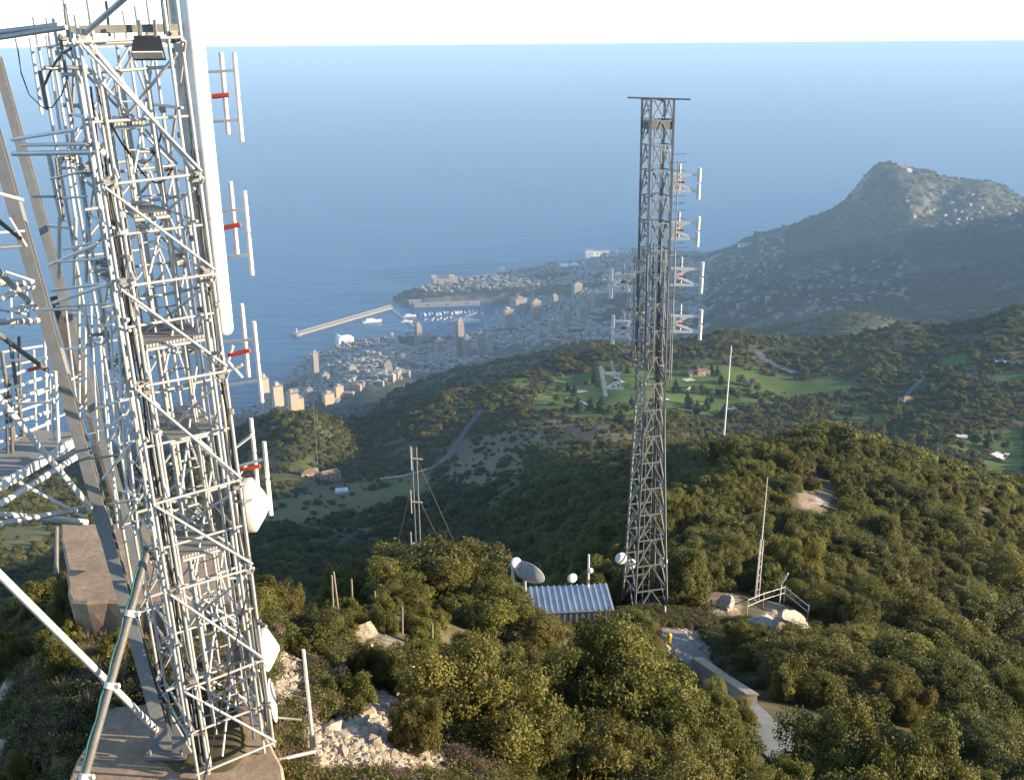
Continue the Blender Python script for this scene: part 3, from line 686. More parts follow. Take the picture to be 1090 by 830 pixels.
face(L1, R1, LEV); face(L2, R2, LEV, half=False); face(L1, L2, LEV, flip=True); face(R1, R2, LEV)
face(L3, R3, LEV, half=False, flip=True); face(L2, L3, LEV, half=False); face(R2, R3, LEV, half=False, flip=True)
M1, M2 = L1+bh*dp*.5, R1+bh*dp*.5
for i in range(len(LEV)-1):
    lo, hi = LEV[i], LEV[i+1]
    for A_, B_, rr0 in ((M2, M1, .018), (L1+a_*.3, R1+bh*dp*.8, .018), (L2, R1, .02), (L1+bh*dp*1.6, R2-a_*.2, .02)):
        tw('thin_brace', lambda m: m.tube(A_+Vector((0, 0, lo+.1)), B_+Vector((0, 0, hi-.15)), rr0, n=6), GALV)
    tw('thin_brace', lambda m: m.tube(M1-ah*.2+Vector((0, 0, hi-.35)), M2+ah*.15+Vector((0, 0, hi-.3)), .022, n=6), GALV)
for i in range(44):
    q = (L1, R1, L2, R2)[i % 4]; z = rj.uniform(.4, 9.9); o_ = ah*rj.choice([-.085, .085])
    tw('clamp', lambda m: (m.lathe([(.034, -.04), (.046, -.035), (.046, .035), (.034, .04)], q+o_+Vector((0, 0, z)), (0, 0, 1), 8, False), m.tube(q+o_+Vector((0, 0, z)), q+o_+Vector((rj.uniform(-.2, .2), rj.uniform(-.22, .05), z+.02)), .024)), CLAMPM if i % 3 else GALV)
for q in (L1, R1, L2, R2):
    for i, z in enumerate(LEV[1:]):
        def cl(m):
            for s in range(3):
                o_ = Vector((rj.uniform(-.07, .07), rj.uniform(-.07, .05), rj.uniform(-.12, .12)))
                m.beam(q+o_+Vector((0, 0, z))-ah*.045, q+o_+Vector((0, 0, z))+ah*.045, .075, .06)
                m.tube(q+o_+Vector((0, -.07, z)), q+o_+Vector((0, .06, z)), .012, n=6)
        tw('coupler', cl, CLAMPM)
for zc_, w0, w1, d0, d1 in [(9.15, .25, .62, .3, 1.7), (8.05, .3, .75, .25, 1.0), (6.45, .15, .9, .1, 1.0), (5.1, .3, .95, .2, 1.2), (3.45, .2, .8, .1, .9)]:
    p = L1+a_*((w0+w1)/2)+bh*dp*((d0+d1)/2)+Vector((0, 0, zc_))
    tw('work_platform', lambda m: m.box(p, (wd*(w1-w0), dp*(d1-d0), 0.04), Matrix((ah, bh, Vector((0, 0, 1)))).transposed()), DECK)
    for e in (0, 1):
        q0 = L1+a_*w0+bh*dp*(d0 if e else d1)+Vector((0, 0, zc_-.05)); q1 = L1+a_*w1+bh*dp*(d0 if e else d1)+Vector((0, 0, zc_-.05))
        tw('platform_beam', lambda m: m.tube(q0, q1, .024), GALV)
# ladder
lp = L1+a_*.62+bh*dp*.55
for s in (-1, 1): tw('ladder_rail', lambda m: m.tube(lp+ah*.19*s+Vector((0, 0, .1)), lp+ah*.19*s+Vector((0, 0, 9.8)), .018), GALV)
for i in range(32): tw('rung', lambda m: m.tube(lp-ah*.19+Vector((0, 0, .4+i*.29)), lp+ah*.19+Vector((0, 0, .4+i*.29)), .012, n=6), GALV)
# feeder cables
for i in range(8):
    p = L1+a_*(-.03+.025*i)+bh*(.12+.03*(i % 3)); pts_ = [p+Vector((rj.uniform(-.02, .02), rj.uniform(-.02, .02), z)) for z in np.linspace(.1, 9.6-.4*(i % 4), 16)]
    tw('feeder_cable', lambda m: m.path(pts_, .013), DARKS if i % 2 else BLACK)
for i in range(5):
    p = R1+ah*(.07+.02*i)+bh*.2; pts_ = [p+Vector((rj.uniform(-.02, .02), rj.uniform(-.03, .03), z)) for z in np.linspace(.1, 8.8, 16)]
    tw('feeder_cable', lambda m: m.path(pts_, .013), DARKS if i % 2 else BLACK)
for z, s0, s1, sag in [(9.4, .1, .9, .55), (8.9, .3, .95, .3), (6.9, .5, 1.0, .3), (4.9, -.2, .4, .35)]:
    pts_ = [L1+a_*(s0+(s1-s0)*t)+bh*(.2+.5*t)+Vector((0, 0, z-sag*4*t*(1-t)-.35*t)) for t in np.linspace(0, 1, 14)]
    tw('slack_cable', lambda m: m.path(pts_, .012), BLACK)
# top frame and spikes
tw('top_beam', lambda m: m.beam(L1+bh*.3+Vector((0, 0, 10.22))-ah*.1, R1+bh*.3+Vector((0, 0, 10.22))+ah*.15, .07, .09), DARKS)
tw('top_beam', lambda m: m.tube(at(98, 36, 12.0), at(150, -6, 11.4), .034), GALV)
tw('long_brace', lambda m: m.tube(L1+Vector((0, 0, 10.1)), at(212, 181, 12.5), .027), WHITEP)
for px_, y0_, Yp in [(78, 8, 12.6), (103, 4, 12.9), (122, 0, 13.2), (182, 0, 12.6), (187, -4, 12.6)]:
    tw('spike', lambda m: m.tube(at(px_, y0_, Yp), at(px_+3, 38, Yp), .018), DARKS)
# slack cables hanging at the left
tw('slack_cable', lambda m: m.path([at(*q) for q in [(24,36,12.6),(27,50,12.6),(30,75,12.6),(38,98,12.6),(52,112,12.6),(62,112,12.5),(72,100,12.4),(78,85,12.3)]], .008), BLACK)
tw('slack_cable', lambda m: m.path([at(*q) for q in [(52,92,13),(60,75,13),(68,62,12.8),(76,54,12.6),(84,50,12.4)]], .018), DARKS)

# left hand side frame of the same tower: measured tubes between the beams and the scaffold
SIDE = [ # px0,py0,px1,py1,Y0,Y1,radius,mat
 (-10,32,72,25,12.6,12.3,.040,'g'),(-10,39,80,28,12.3,12.0,.035,'g'),(40,37,50,118,13.5,13.5,.028,'w'),(57,35,69,135,13.8,13.8,.026,'w'),(49,72,56,114,13.2,13.2,.03,'d'),(72,34,84,118,12.6,12.6,.026,'d'),
 (17,144,88,136,14,12.5,.03,'w'),(28,150,104,152,14,12.2,.03,'g'),(18,159,116,161,14,12.0,.04,'g'),(56,160,68,232,14,14,.042,'g'),(64,165,71,232,13.4,13.4,.022,'d'),(75,168,83,230,14,14,.03,'w'),(90,165,97,232,13,13,.026,'g'),
 (66,228,63,292,14,14,.036,'g'),(83,228,80,302,14,14,.036,'g'),(96,230,93,298,13,13,.03,'g'),(53,278,107,258,14.5,12.4,.032,'w'),(57,318,118,301,14.6,12.1,.034,'w'),(55,305,118,300,14.3,12.2,.026,'g'),(60,275,110,274,14,12.4,.022,'g'),
 (38,205,62,206,14.2,13.4,.02,'d'),(62,208,96,207,13.6,12.8,.022,'g'),(58,187,96,180,13.6,12.6,.022,'g'),(70,262,105,256,14,12.6,.02,'g'),(45,325,88,327,14.4,12.8,.024,'g'),(60,322,125,322,14.2,12.2,.02,'g'),
 (85,300,82,440,13.6,13.6,.026,'g'),(97,320,101,470,14,14,.024,'w'),(104,330,112,470,14,14,.022,'w'),(90,345,88,435,14.4,14.4,.03,'g'),(100,432,128,424,14.4,12.4,.024,'w'),(70,368,92,367,13.6,13.0,.02,'w'),
 (106,507,138,470,13.0,12.2,.026,'w'),(90,438,122,457,13.4,12.8,.026,'g'),(113,534,142,530,13,12.3,.022,'g'),(92,485,126,482,13.6,12.6,.02,'d'),(80,404,90,400,13.4,13.2,.02,'w'),
 (118,330,122,470,12.8,12.8,.02,'w'),(126,340,131,520,12.8,12.8,.022,'w'),(110,395,120,560,13.2,13.2,.02,'w'),(134,455,142,560,12.6,12.6,.022,'w'),(108,345,122,344,13,12.4,.018,'w'),(106,410,124,404,13,12.4,.018,'w'),
 (132,520,148,536,12.6,12.2,.02,'w'),(115,452,130,440,13,12.4,.018,'w'),
]
MATS = {'g': GALV, 'w': WHITEP, 'd': DARKS}
for (x0, y0, x1, y1, Y0, Y1, rr0, mm) in SIDE:
    tw('side_tube', lambda m: m.tube(at(x0, y0, Y0), at(x1, y1, Y1), rr0*.82), MATS[mm])

TWR.location.x += .15; TWR.rotation_euler = (0, R(-1.4), 0)
# dark stay pipe with clamps and a green cable
st = [at(68, 862, 10.3), at(152, 585, 12.1)]
tw('stay_pipe', lambda m: m.tube(st[0], st[1], .055, n=12), DARKS)
for f in (.13, .47, .75): tw('pipe_clamp', lambda m: (m.tube(st[0].lerp(st[1], f-.012), st[0].lerp(st[1], f+.012), .075, n=10), m.beam(st[0].lerp(st[1], f), st[0].lerp(st[1], f)+Vector((.13, -.02, 0)), .05, .06)), CREAM)
tw('green_cable', lambda m: m.path([st[0].lerp(st[1], t)+Vector((-.055+.012*math.sin(t*40), -.05, .0)) for t in np.linspace(0, 1, 24)], .014), GREENC)
tw('stay_wire', lambda m: m.tube(at(258, 628, 12.4), at(204, 838, 11.6), .012, n=6), BLACK)
tw('ground_tube', lambda m: m.tube(at(205, 826, 12.05), at(325, 801, 13.0), .03), GALV)

# ------------------------------------------------------------------ steel beam tower beside it
BT = tag(empty('beam_tower', (-5.2, 12.5, 0)), 'leaning grey steel beam tower with walkway and tube railings left of the scaffold tower', 'tower')
OB = Vector((-5.2, 12.5, 0))
def bt(name, build, mat):
    m = MB(); build(m); m.v = [tuple(Vector(v)-OB) for v in m.v]; return m.build(name, mat, BT)
def hbeam(m, p0, p1, w, h, tf, upv):
    p0, p1 = Vector(p0), Vector(p1); z = (p1-p0).normalized(); x = z.cross(Vector(upv)).normalized(); y = x.cross(z)
    for s in (-1, 1): m.beam(p0+y*s*(h/2-tf/2), p1+y*s*(h/2-tf/2), w, tf, upv)
    m.beam(p0, p1, tf, h-2*tf-.003, upv)
A0, A1 = at(178, 796, 12.55), at(-34, 42, 17.6)
upA = Vector((0.17, -0.96, 0.18))
bt('leg', lambda m: hbeam(m, A0, A1, .185, .165, .018, upA), GREYP)
bt('base_plate', lambda m: (m.box(A0+Vector((.05, -.02, .02)), (.62, .5, .04)), m.add([A0+Vector((.13, -.17, .04)), A0+Vector((.42, -.17, .04)), A0+Vector((.13, .0, .55)), A0+Vector((.15, -.15, .04)), A0+Vector((.44, -.15, .04)), A0+Vector((.15, .02, .55))], [(0, 1, 2), (5, 4, 3), (0, 3, 4, 1), (1, 4, 5, 2), (2, 5, 3, 0)])), GREYP)
for i in range(4): bt('anchor_bolt', lambda m: m.tube(A0+Vector((-.18+.46*(i % 2), -.2+.36*(i//2), .04)), A0+Vector((-.18+.46*(i % 2), -.2+.36*(i//2), .12)), .022, n=6), CLAMPM)
B0, B1 = at(150, 612, 17.4), at(-4, 60, 21)
bt('leg', lambda m: hbeam(m, B0, B1, .17, .17, .02, upA), GREYP)
C0, C1 = at(146, 600, 18.5), at(60, 315, 19.5)
bt('leg', lambda m: hbeam(m, C0, C1, .2, .2, .02, upA), RUSTY)
for f in (.30, .52, .74):
    p = A0.lerp(A1, f); bt('splice_plate', lambda m: m.beam(p-(A1-A0).normalized()*.22, p+(A1-A0).normalized()*.22, .2, .185, upA), GREYP)
PIPES = [(-12,600,170,780,9.6,12.7,.045,'w'),(-6,418,97,541,12.4,14.0,.042,'w'),(-6,547,92,556,13.2,14.4,.055,'g'),(-6,558,90,541,13.0,14.2,.042,'g'),(-4,354,50,394,12.6,13.6,.034,'d'),(-6,284,38,328,12.8,14.2,.042,'g'),(-6,320,34,305,12.8,14.2,.045,'w'),(-6,301,34,302,13.4,14.2,.05,'g'),(14,330,34,325,13.6,14.0,.045,'w'),(-6,343,40,341,13.2,14.2,.045,'g'),(20,513,90,550,13.4,14.2,.024,'w'),(-4,233,22,254,13,13.8,.03,'d'),(60,610,60,560,15,15.2,.04,'d')]
for (x0, y0, x1, y1, Y0, Y1, rr0, mm) in PIPES: bt('pipe_brace', lambda m: m.tube(at(x0, y0, Y0), at(x1, y1, Y1), rr0, n=12), MATS[mm])
for (x0, y0, x1, y1, Y0, Y1, rr0, mm) in [(20,358,24,502,15.5,15.5,.026,'d'),(36,372,39,470,16,16,.022,'w'),(47,338,51,470,16,16,.022,'w'),(-5,376,46,368,15.5,16,.02,'w'),(-5,393,48,381,15.5,16,.022,'g'),(-5,446,60,424,15,15.8,.02,'w'),(-5,472,56,449,15,15.8,.024,'w'),(5,289,36,299,15,15.5,.02,'g'),(-5,264,22,262,15,15.5,.024,'d'),(11,308,13,350,15.5,15.5,.02,'w'),(27,298,31,346,15.5,15.5,.022,'g'),(-5,329,30,335,15.5,15.8,.02,'g'),(40,420,84,400,15.8,16.2,.02,'w'),(44,452,88,432,15.8,16.2,.018,'w'),(70,330,86,470,17,17,.02,'g'),(66,470,120,455,16,15,.018,'w'),(60,360,72,440,17,17,.03,'g'),(10,232,28,262,15.5,15.8,.02,'w'),(-5,205,24,213,15,15.6,.03,'g'),(-5,248,26,246,15.4,15.8,.018,'w')]: bt('thin_tube', lambda m: m.tube(at(x0, y0, Y0), at(x1, y1, Y1), rr0), MATS[mm])
w0, w1 = at(-12, 504, 13.4), at(84, 473, 15.4); wz = (w0.z+w1.z)/2; w0.z = w1.z = wz
wside = Vector((-(w1-w0).y, (w1-w0).x, 0)).normalized()
bt('walkway_deck', lambda m: m.beam(w0+wside*.35, w1+wside*.35, .8, .05), DECK)
for s in (-.08, .78): bt('walkway_beam', lambda m: m.beam(w0+wside*s+Vector((0, 0, -.05)), w1+wside*s+Vector((0, 0, -.05)), .05, .14), WHITEP)
bt('walkway_beam', lambda m: m.tube(w0-wside*.12+Vector((0, 0, -.28)), w1-wside*.12+Vector((0, 0, -.28)), .05), WHITEP)
for zz in (.55, 1.05):
    bt('handrail', lambda m: m.tube(w0+wside*.8+Vector((0, 0, zz)), w1+wside*.8+Vector((0, 0, zz)), .024), WHITEP)
bt('handrail', lambda m: m.tube(at(-6, 419, 13.4), at(58, 398, 14.8), .026), WHITEP)
bt('handrail', lambda m: m.tube(at(-6, 431, 13.4), at(61, 410, 14.8), .024), WHITEP)
bt('handrail', lambda m: m.tube(at(-6, 458, 13.6), at(64, 434, 15.0), .03), WHITEP)
for px_, y0_, y1_ in [(62, 395, 480), (56, 400, 470), (13, 405, 500), (9, 415, 520)]:
    bt('railing_post', lambda m: m.tube(at(px_-3, y0_, 14.5), at(px_+1, y1_, 14.6), .026), WHITEP if px_ > 30 else DARKS)
for i in range(4):   # brackets on the far leg
    p = B0.lerp(B1, .16+.17*i); bt('bracket', lambda m: m.beam(p, p+Vector((.7, -.3, 0)), .06, .06), GALV)

# ------------------------------------------------------------------ antennas hung on the towers, each a thing of its own
def own(name, label, cat, org, group=None):
    t = tag(empty(name, org), label, cat, group); o_ = Vector(org)
    def add(n_, build, mat):
        m = MB(); build(m); m.v = [tuple(Vector(v)-o_) for v in m.v]; return m.build(n_, mat, t)
    return t, add
rb, rt_ = at(239, 356, 13.0), at(207, -25, 13.0); rt_.x = rb.x; rt_.y = rb.y
t, add = own('radome_antenna', 'long white tubular radome antenna hanging upright on the right edge of the scaffold tower', 'antenna', rb)
add('radome', lambda m: m.lathe([(0, 0), (.09, .01), (.118, .05), (.125, .1), (.125, rt_.z-rb.z)], rb, (0, 0, 1), 24), RADOME)
add('seam_band', lambda m: m.lathe([(.126, 1.55), (.128, 1.56), (.128, 1.60), (.126, 1.61)], rb, (0, 0, 1), 24), CREAM)
pp = rb+Vector((-.20, -.02, 0))
add('mounting_pole', lambda m: m.tube(pp+Vector((0, 0, -.5)), Vector((pp.x, pp.y, rt_.z)), .055, n=12), GALV)
for z in (.35, 1.3, 2.6, 3.6): add('bracket', lambda m: m.beam(pp+Vector((-.12, 0, z)), rb+Vector((-.1, 0, z)), .05, .07), CLAMPM)

def dipole(label, inner, outer, booms, ins, Y, mat=WHITEP, r0=.031, struts=()):
    c = at(*inner[0], Y); t, add = own('dipole_antenna', label, 'antenna', c, None)
    for (q0, q1), yy_ in ((inner, Y+.1), (outer, Y-.1)):
        a0, a1 = at(*q0, yy_), at(*q1, yy_); a1.x, a1.y = a0.x+(a1.x-a0.x)*.3, a0.y
        add('dipole', lambda m: (m.tube(a0, a0.lerp(a1, .485), r0, n=10), m.tube(a0.lerp(a1, .515), a1, r0, n=10), m.tube(a0.lerp(a1, .48), a0.lerp(a1, .52), r0*.6, n=8)), mat)
    for q0, q1 in booms: add('boom', lambda m: m.beam(at(*q0, Y+.05), at(*q1, Y-.1), .035, .035), CREAM)
    add('insulator', lambda m: m.tube(at(*ins[0], Y), at(*ins[1], Y), .032, n=10), RED)
    for q0, q1 in struts: add('strut', lambda m: m.tube(at(*q0, Y), at(*q1, Y), .022), CREAM)
dipole('highest twin tube dipole antenna with a red insulator beside the white radome', ((235,56),(242,143)), ((249,56),(257,151)), [((222,77),(252,75)),((224,130),(253,128))], ((226,103),(244,101)), 13.6)
dipole('second highest twin tube dipole antenna with a red insulator, beside the radome lower half', ((245,193),(253,272)), ((260,203),(269,293)), [((232,226),(263,222)),((236,274),(266,271))], ((236,243),(256,239)), 13.6)
dipole('twin tube dipole antenna on crossed struts just under the white radome tip', ((257,323),(265,401)), ((270,342),(281,428)), [((232,365),(270,361)),((236,411),(275,405))], ((243,378),(266,373)), 13.6, struts=[((234,375),(258,402)),((234,410),(248,368)),((234,400),(258,388))])
dipole('lowest twin tube dipole antenna with a red insulator above the cream drum', ((267,445),(275,518)), ((281,470),(290,548)), [((243,499),(279,489))], ((248,501),(277,496)), 13.7, struts=[((250,512),(262,494)),((246,480),(268,463))])
dipole('dark twin tube dipole antenna with a red insulator left of the leaning beam', ((11,364),(17,470)), ((2,375),(8,478)), [((4,384),(50,381)),((10,430),(58,428))], ((30,394),(48,389)), 15.2, DARKS, .032)
mp0, mp1 = at(262, 600, 13.3), at(240, 330, 13.3); mp1.x = mp0.x; mp1.y = mp0.y
def drum(name, label, c, ax, dia, depth, cone, mats, tilt=0):
    t, add = own(name, label, 'dish antenna', c); ax = Vector(ax).normalized(); rr0 = dia/2
    add('shroud', lambda m: m.lathe([(rr0*.25, -depth-.12), (rr0*.55, -depth-.07), (rr0*.96, -depth), (rr0, -depth*.95), (rr0, 0), (rr0*.985, .012)], c, ax, 32), mats[0])
    add('cover', lambda m: m.lathe([(rr0*.985, .012), (rr0*.93, .03), (rr0*.5, cone*.62), (rr0*.12, cone*.97), (0, cone)], c, ax, 32, True), mats[1])
    b = c-ax*(depth+.1)
    add('mount', lambda m: (m.beam(b-ax*.22, b+ax*.05, .16, .16), m.tube(b-ax*.22+Vector((0, 0, -.45)), b-ax*.22+Vector((0, 0, .45)), .045)), CLAMPM)
drum('drum_antenna', 'large cream drum shaped dish antenna with conical cover on the scaffold tower side', at(270, 537, 13.4), (.97, .20, .02), .80, .2, .24, (CREAM, RADOME))
drum('drum_antenna', 'smaller white drum shaped dish antenna low on the scaffold tower, above the thin dish', at(284, 691, 13.2), (.96, .17, .02), .66, .14, .19, (CREAM, RADOME))
c3 = at(290, 745, 13.1)
t, add = own('dish_antenna', 'thin pale dish antenna seen edge on, lowest on the scaffold tower', 'dish antenna', c3)
add('reflector', lambda m: m.lathe([(0, -.13), (.12, -.12), (.22, -.075), (.33, .0), (.335, .004), (.33, .012), (.21, -.06), (.0, -.115)], c3, (.97, .2, .12), 28), CREAM)
add('arm', lambda m: (m.tube(c3+Vector((-.12, .02, -.02)), c3+Vector((-.35, .05, -.02)), .03), m.tube(c3+Vector((-.1, 0, -.3)), c3+Vector((.42, -.03, -.34)), .018)), GALV)
# flood light
c4 = at(158, 51, 12.3)
t, add = own('flood_light', 'black rectangular flood light clamped under the top rail of the scaffold tower', 'lamp', c4)
Mz = Matrix.Rotation(R(12), 3, 'Z') @ Matrix.Rotation(R(-25), 3, 'X')
add('housing', lambda m: m.box(c4, (.36, .2, .22), Mz, .8), BLACK)
add('lens', lambda m: m.box(c4+Mz @ Vector((0, -.06, -.115)), (.33, .16, .015), Mz), CREAM)
add('bracket', lambda m: (m.beam(c4+Vector((-.08, 0, .08)), c4+Vector((-.08, .02, .3)), .03, .04), m.beam(c4+Vector((.1, 0, .08)), c4+Vector((.1, .02, .3)), .03, .04)), CLAMPM)
# underside of a dish at the top left
c5 = at(0, -16, 11.2)
t, add = own('dish_antenna', 'weathered round dish hanging over the top corner, only its lower rim in view', 'dish antenna', c5)
add('reflector', lambda m: m.lathe([(.0, .0), (.2, .03), (.42, .12), (.45, .14), (.45, .17), (.42, .15), (.2, .06), (0, .03)], c5+Vector((-.1, 0, -.06)), (-.25, .1, 1), 32), paint('lichened_dish', (0.28, 0.25, 0.17), .8, 0, .5, 18))
add('mount', lambda m: m.tube(c5+Vector((-.1, 0, .1)), c5+Vector((-.1, .15, .8)), .05), DARKS)
# pale pole
p0, p1 = at(334, 796, 13.3), at(327, 691, 13.3); p1.x = p0.x-.03; p1.y = p0.y
t, add = own('pole', 'thin pale steel pole standing alone in the rubble right of the scaffold tower', 'pole', p0)
add('tube', lambda m: m.tube(p0+Vector((0, 0, -.3)), p1, .027), WHITEP); add('coupler', lambda m: m.box(p0+Vector((0, 0, .16)), (.1, .1, .22)), CLAMPM)

# ------------------------------------------------------------------ concrete
def jag_slab(name, label, poly, ztop, h, seed, mat=CONC, bev=.05):
    r = random.Random(seed); c = Vector((sum(p[0] for p in poly)/len(poly), sum(p[1] for p in poly)/len(poly), ztop))
    pts_ = []
    for i in range(len(poly)):
        a0, a1 = Vector((*poly[i], 0)), Vector((*poly[(i+1) % len(poly)], 0)); k_ = max(2, int((a1-a0).length/.35))
        for j in range(k_): pts_.append(a0.lerp(a1, j/k_)+Vector((r.uniform(-.03, .03), r.uniform(-.03, .03), 0)))
    n = len(pts_); m = MB(); ctr = sum(pts_, Vector())/n
    top_in = [p+(ctr-p).normalized()*bev+Vector((0, 0, ztop)) for p in pts_]; top = [p+Vector((0, 0, ztop-bev)) for p in pts_]; bot = [p+(ctr-p).normalized()*r.uniform(0, .12)+Vector((0, 0, ztop-h)) for p in pts_]
    m.add(top_in+top+bot, [tuple(range(n))]+[(i, n+i, n+(i+1) % n, (i+1) % n) for i in range(n)]+[(n+i, 2*n+i, 2*n+(i+1) % n, n+(i+1) % n) for i in range(n)])
    o = m.build(name, mat, None, c); return tag(o, label, 'foundation')
q = lambda px, py, z: tuple(atz(px, py, z)[:2])
jag_slab('concrete_slab', 'brown concrete slab on the ground carrying the scaffold tower feet', [q(60, 850, 0), q(312, 850, 0), q(272, 738, 0), q(110, 752, 0)], 0.0, .7, 1)
zb = -.35
jag_slab('concrete_block', 'thick weathered concrete block with broken edge behind the leaning beams', [q(74, 640, zb), q(250, 640, zb), q(232, 556, zb), q(64, 558, zb)], zb, 1.0, 2)

# ------------------------------------------------------------------ the grey lattice tower down the slope
TB = at(686, 645, 62); tz0 = gz(TB.x, TB.y)-.2; TTp = at(700.5, 106, 62); ztop = TTp.z
G2, add = own('lattice_tower', 'tall dark grey steel lattice tower rising beside the blue shed', 'tower', (TB.x, TB.y, tz0))
ang = R(14); H2 = ztop-tz0
def tcorner(s, t_, z):
    f = (z-tz0)/H2; hw = 1.22-(1.22-.72)*min(f/.42, 1)**.85
    cx, cy_ = TB.x+(TTp.x-TB.x)*f, TB.y
    return Vector((cx+hw*(s*math.cos(ang)-t_*math.sin(ang)), cy_+hw*(s*math.sin(ang)+t_*math.cos(ang)), z))
NP = 20; zs = [tz0+H2*(1-(1-i/NP)**1.12) for i in range(NP+1)]
CS = [(-1, -1), (1, -1), (1, 1), (-1, 1)]
for s, t_ in CS:
    add('leg', lambda m: [m.beam(tcorner(s, t_, zs[i]), tcorner(s, t_, zs[i+1]+.02), .13, .13) for i in range(NP)], LATT)
for i in range(NP):
    for j in range(4):
        c0, c1 = CS[j], CS[(j+1) % 4]; A_, B_ = tcorner(*c0, zs[i]), tcorner(*c1, zs[i]); A2, B2 = tcorner(*c0, zs[i+1]), tcorner(*c1, zs[i+1])
        add('v_brace', lambda m: (m.beam(A_, (A2+B2)/2, .07, .07), m.beam(B_, (A2+B2)/2, .07, .07)), LATT)
        add('cross_bar', lambda m: m.beam(A2, B2, .075, .075), LATT)
for i in range(3, NP, 4):
    z = zs[i]+.1; cs4 = [tcorner(*c, z) for c in CS]
    add('inner_brace', lambda m: (m.beam(cs4[0], cs4[2], .05, .05), m.beam(cs4[1], cs4[3], .05, .05)), LATT)
zp = at(700, 131, 62).z; cs4 = [tcorner(*c, zp)*1.0 for c in CS]
add('top_platform', lambda m: m.add([c+Vector((0, 0, -.35)) for c in cs4]+[c+Vector((0, 0, .1)) for c in cs4], [(3, 2, 1, 0), (4, 5, 6, 7)]+[(i, (i+1) % 4, 4+(i+1) % 4, 4+i) for i in range(4)]), DARKS)
add('top_rod', lambda m: m.tube(at(668, 104, 61.2), at(735, 106, 61.2), .05), DARKS)
cx2 = lambda z, o_=0, d=0: Vector((TB.x+(TTp.x-TB.x)*(z-tz0)/H2+o_, TB.y+d, z))
for s in (-.22, .22): add('ladder_rail', lambda m: m.tube(cx2(tz0+.3, s, -.3), cx2(ztop-1, s, -.3), .03, n=6), LATT)
for i in range(60): add('rung', lambda m: m.beam(cx2(tz0+.8+i*.54, -.22, -.3), cx2(tz0+.8+i*.54, .22, -.3), .03, .03), LATT)
for i in range(6):
    add('feeder_cable', lambda m: m.tube(cx2(tz0+.3, .3+.07*i, .2), cx2(ztop-2-3.2*i, .3+.07*i, .2), .028, n=5), BLACK if i % 2 else DARKS)
for o_, d, y0_, y1_ in [(1.35,.1,262,405),(-1.45,.1,280,372),(.85,-.7,288,400),(-.8,-.6,300,360),(.3,-.95,250,300),(.0,-1.0,305,385),(1.1,-.6,330,400),(-1.25, -.5, 270, 390), (-1.0, .3, 275, 400), (1.0, .4, 150, 400), (1.25, -.4, 170, 395), (.55, -.9, 265, 380), (-.5, -.95, 268, 372), (.1, .9, 262, 400)]:
    z0_, z1_ = at(690, y1_, 62).z, at(690, y0_, 62).z
    add('antenna_pole', lambda m: m.tube(cx2(z0_, o_, d), cx2(z1_, o_, d), .034, n=8), LATT)
    for z in (z0_+.6, (z0_+z1_)/2, z1_-.6): add('pole_bracket', lambda m: m.beam(cx2(z, o_, d), cx2(z, o_*.6, d*.6), .05, .05), GALV)
def panel_dipole(label, px, py, h, w, side, Y=62, lean=0.0, whips=True):
    c = at(px, py, Y); t, ad = own('dipole_antenna', label, 'antenna', c); s = side
    hw = w/2
    P_ = lambda u, v, d=0: c+Vector((s*u*w+lean*v, d, v*h))
    ad('dipole', lambda m: (m.tube(P_(.5, -.55), P_(.5, -.03), .125, n=8), m.tube(P_(.5, .03), P_(.5, .5), .125, n=8)), WHITEP)
    ad('dipole', lambda m: (m.tube(P_(-.2, -.36, .5), P_(-.2, .62, .5), .085, n=8)), GALV)
    for v in (.27, -.27): ad('boom', lambda m: m.beam(P_(-.62, v+.02*s), P_(.5, v), .15, .15), WHITEP)
    ad('strut', lambda m: (m.beam(P_(-.5, .02), P_(.05, .27), .14, .14), m.beam(P_(-.45, .02), P_(.35, -.26), .14, .14), m.beam(P_(-.45, -.27), P_(-.45, .27), .13, .13)), WHITEP)
    ad('insulator', lambda m: m.tube(P_(-.42, .03), P_(-.05, .03), .065, n=8), DRED)
    if whips:
        ad('reflector', lambda m: [m.tube(P_(-.55+.0*i, -.75+.28*i, .35), P_(.02, -.72+.28*i, .35), .017, n=5) for i in range(7)], DARKS)
panel_dipole('white dipole panel with red centre, highest on the grey lattice tower', 730, 195, 1.8, 1.6, 1)
panel_dipole('white dipole panel with red centre, second from the top of the grey lattice tower', 729, 246, 1.8, 1.6, 1)
panel_dipole('white dipole panel with red centre above the lowest right one on the grey tower', 732, 295, 1.9, 1.75, 1)
panel_dipole('lowest white dipole panel on the right edge of the grey lattice tower', 731, 345, 1.9, 1.75, 1)
panel_dipole('upper white dipole panel on the left edge of the grey lattice tower', 660, 301, 1.8, 1.1, -1, whips=False)
panel_dipole('lower white dipole panel on the left edge of the grey lattice tower', 661, 350, 1.8, 1.0, -1, whips=False)
panel_dipole('tilted white dipole panel hanging apart below the others, left of the grey tower', 651, 405, 1.9, 1.1, -1, lean=-.35, whips=False)
def disc(label, px, py, Y, dia, ax=(.25, -1, .1), mats=(GALV, RADOME), name='dish_antenna'):
    c = at(px, py, Y); t, ad = own(name, label, 'dish antenna', c); ax = Vector(ax).normalized(); rr0 = dia/2
    ad('reflector', lambda m: m.lathe([(0, -rr0*.55), (rr0*.5, -rr0*.42), (rr0, -.02), (rr0, .03)], c, ax, 24), mats[0])
    ad('cover', lambda m: m.lathe([(rr0, .03), (rr0*.97, .06), (rr0*.6, .10), (0, .13)], c, ax, 24), mats[1])
    ad('mount', lambda m: m.tube(c-ax*rr0*.5, c-ax*(rr0*.5+.3), .06), CLAMPM)
disc('white round dish on the left leg near the foot of the grey lattice tower', 661, 594, 61.2, .85)
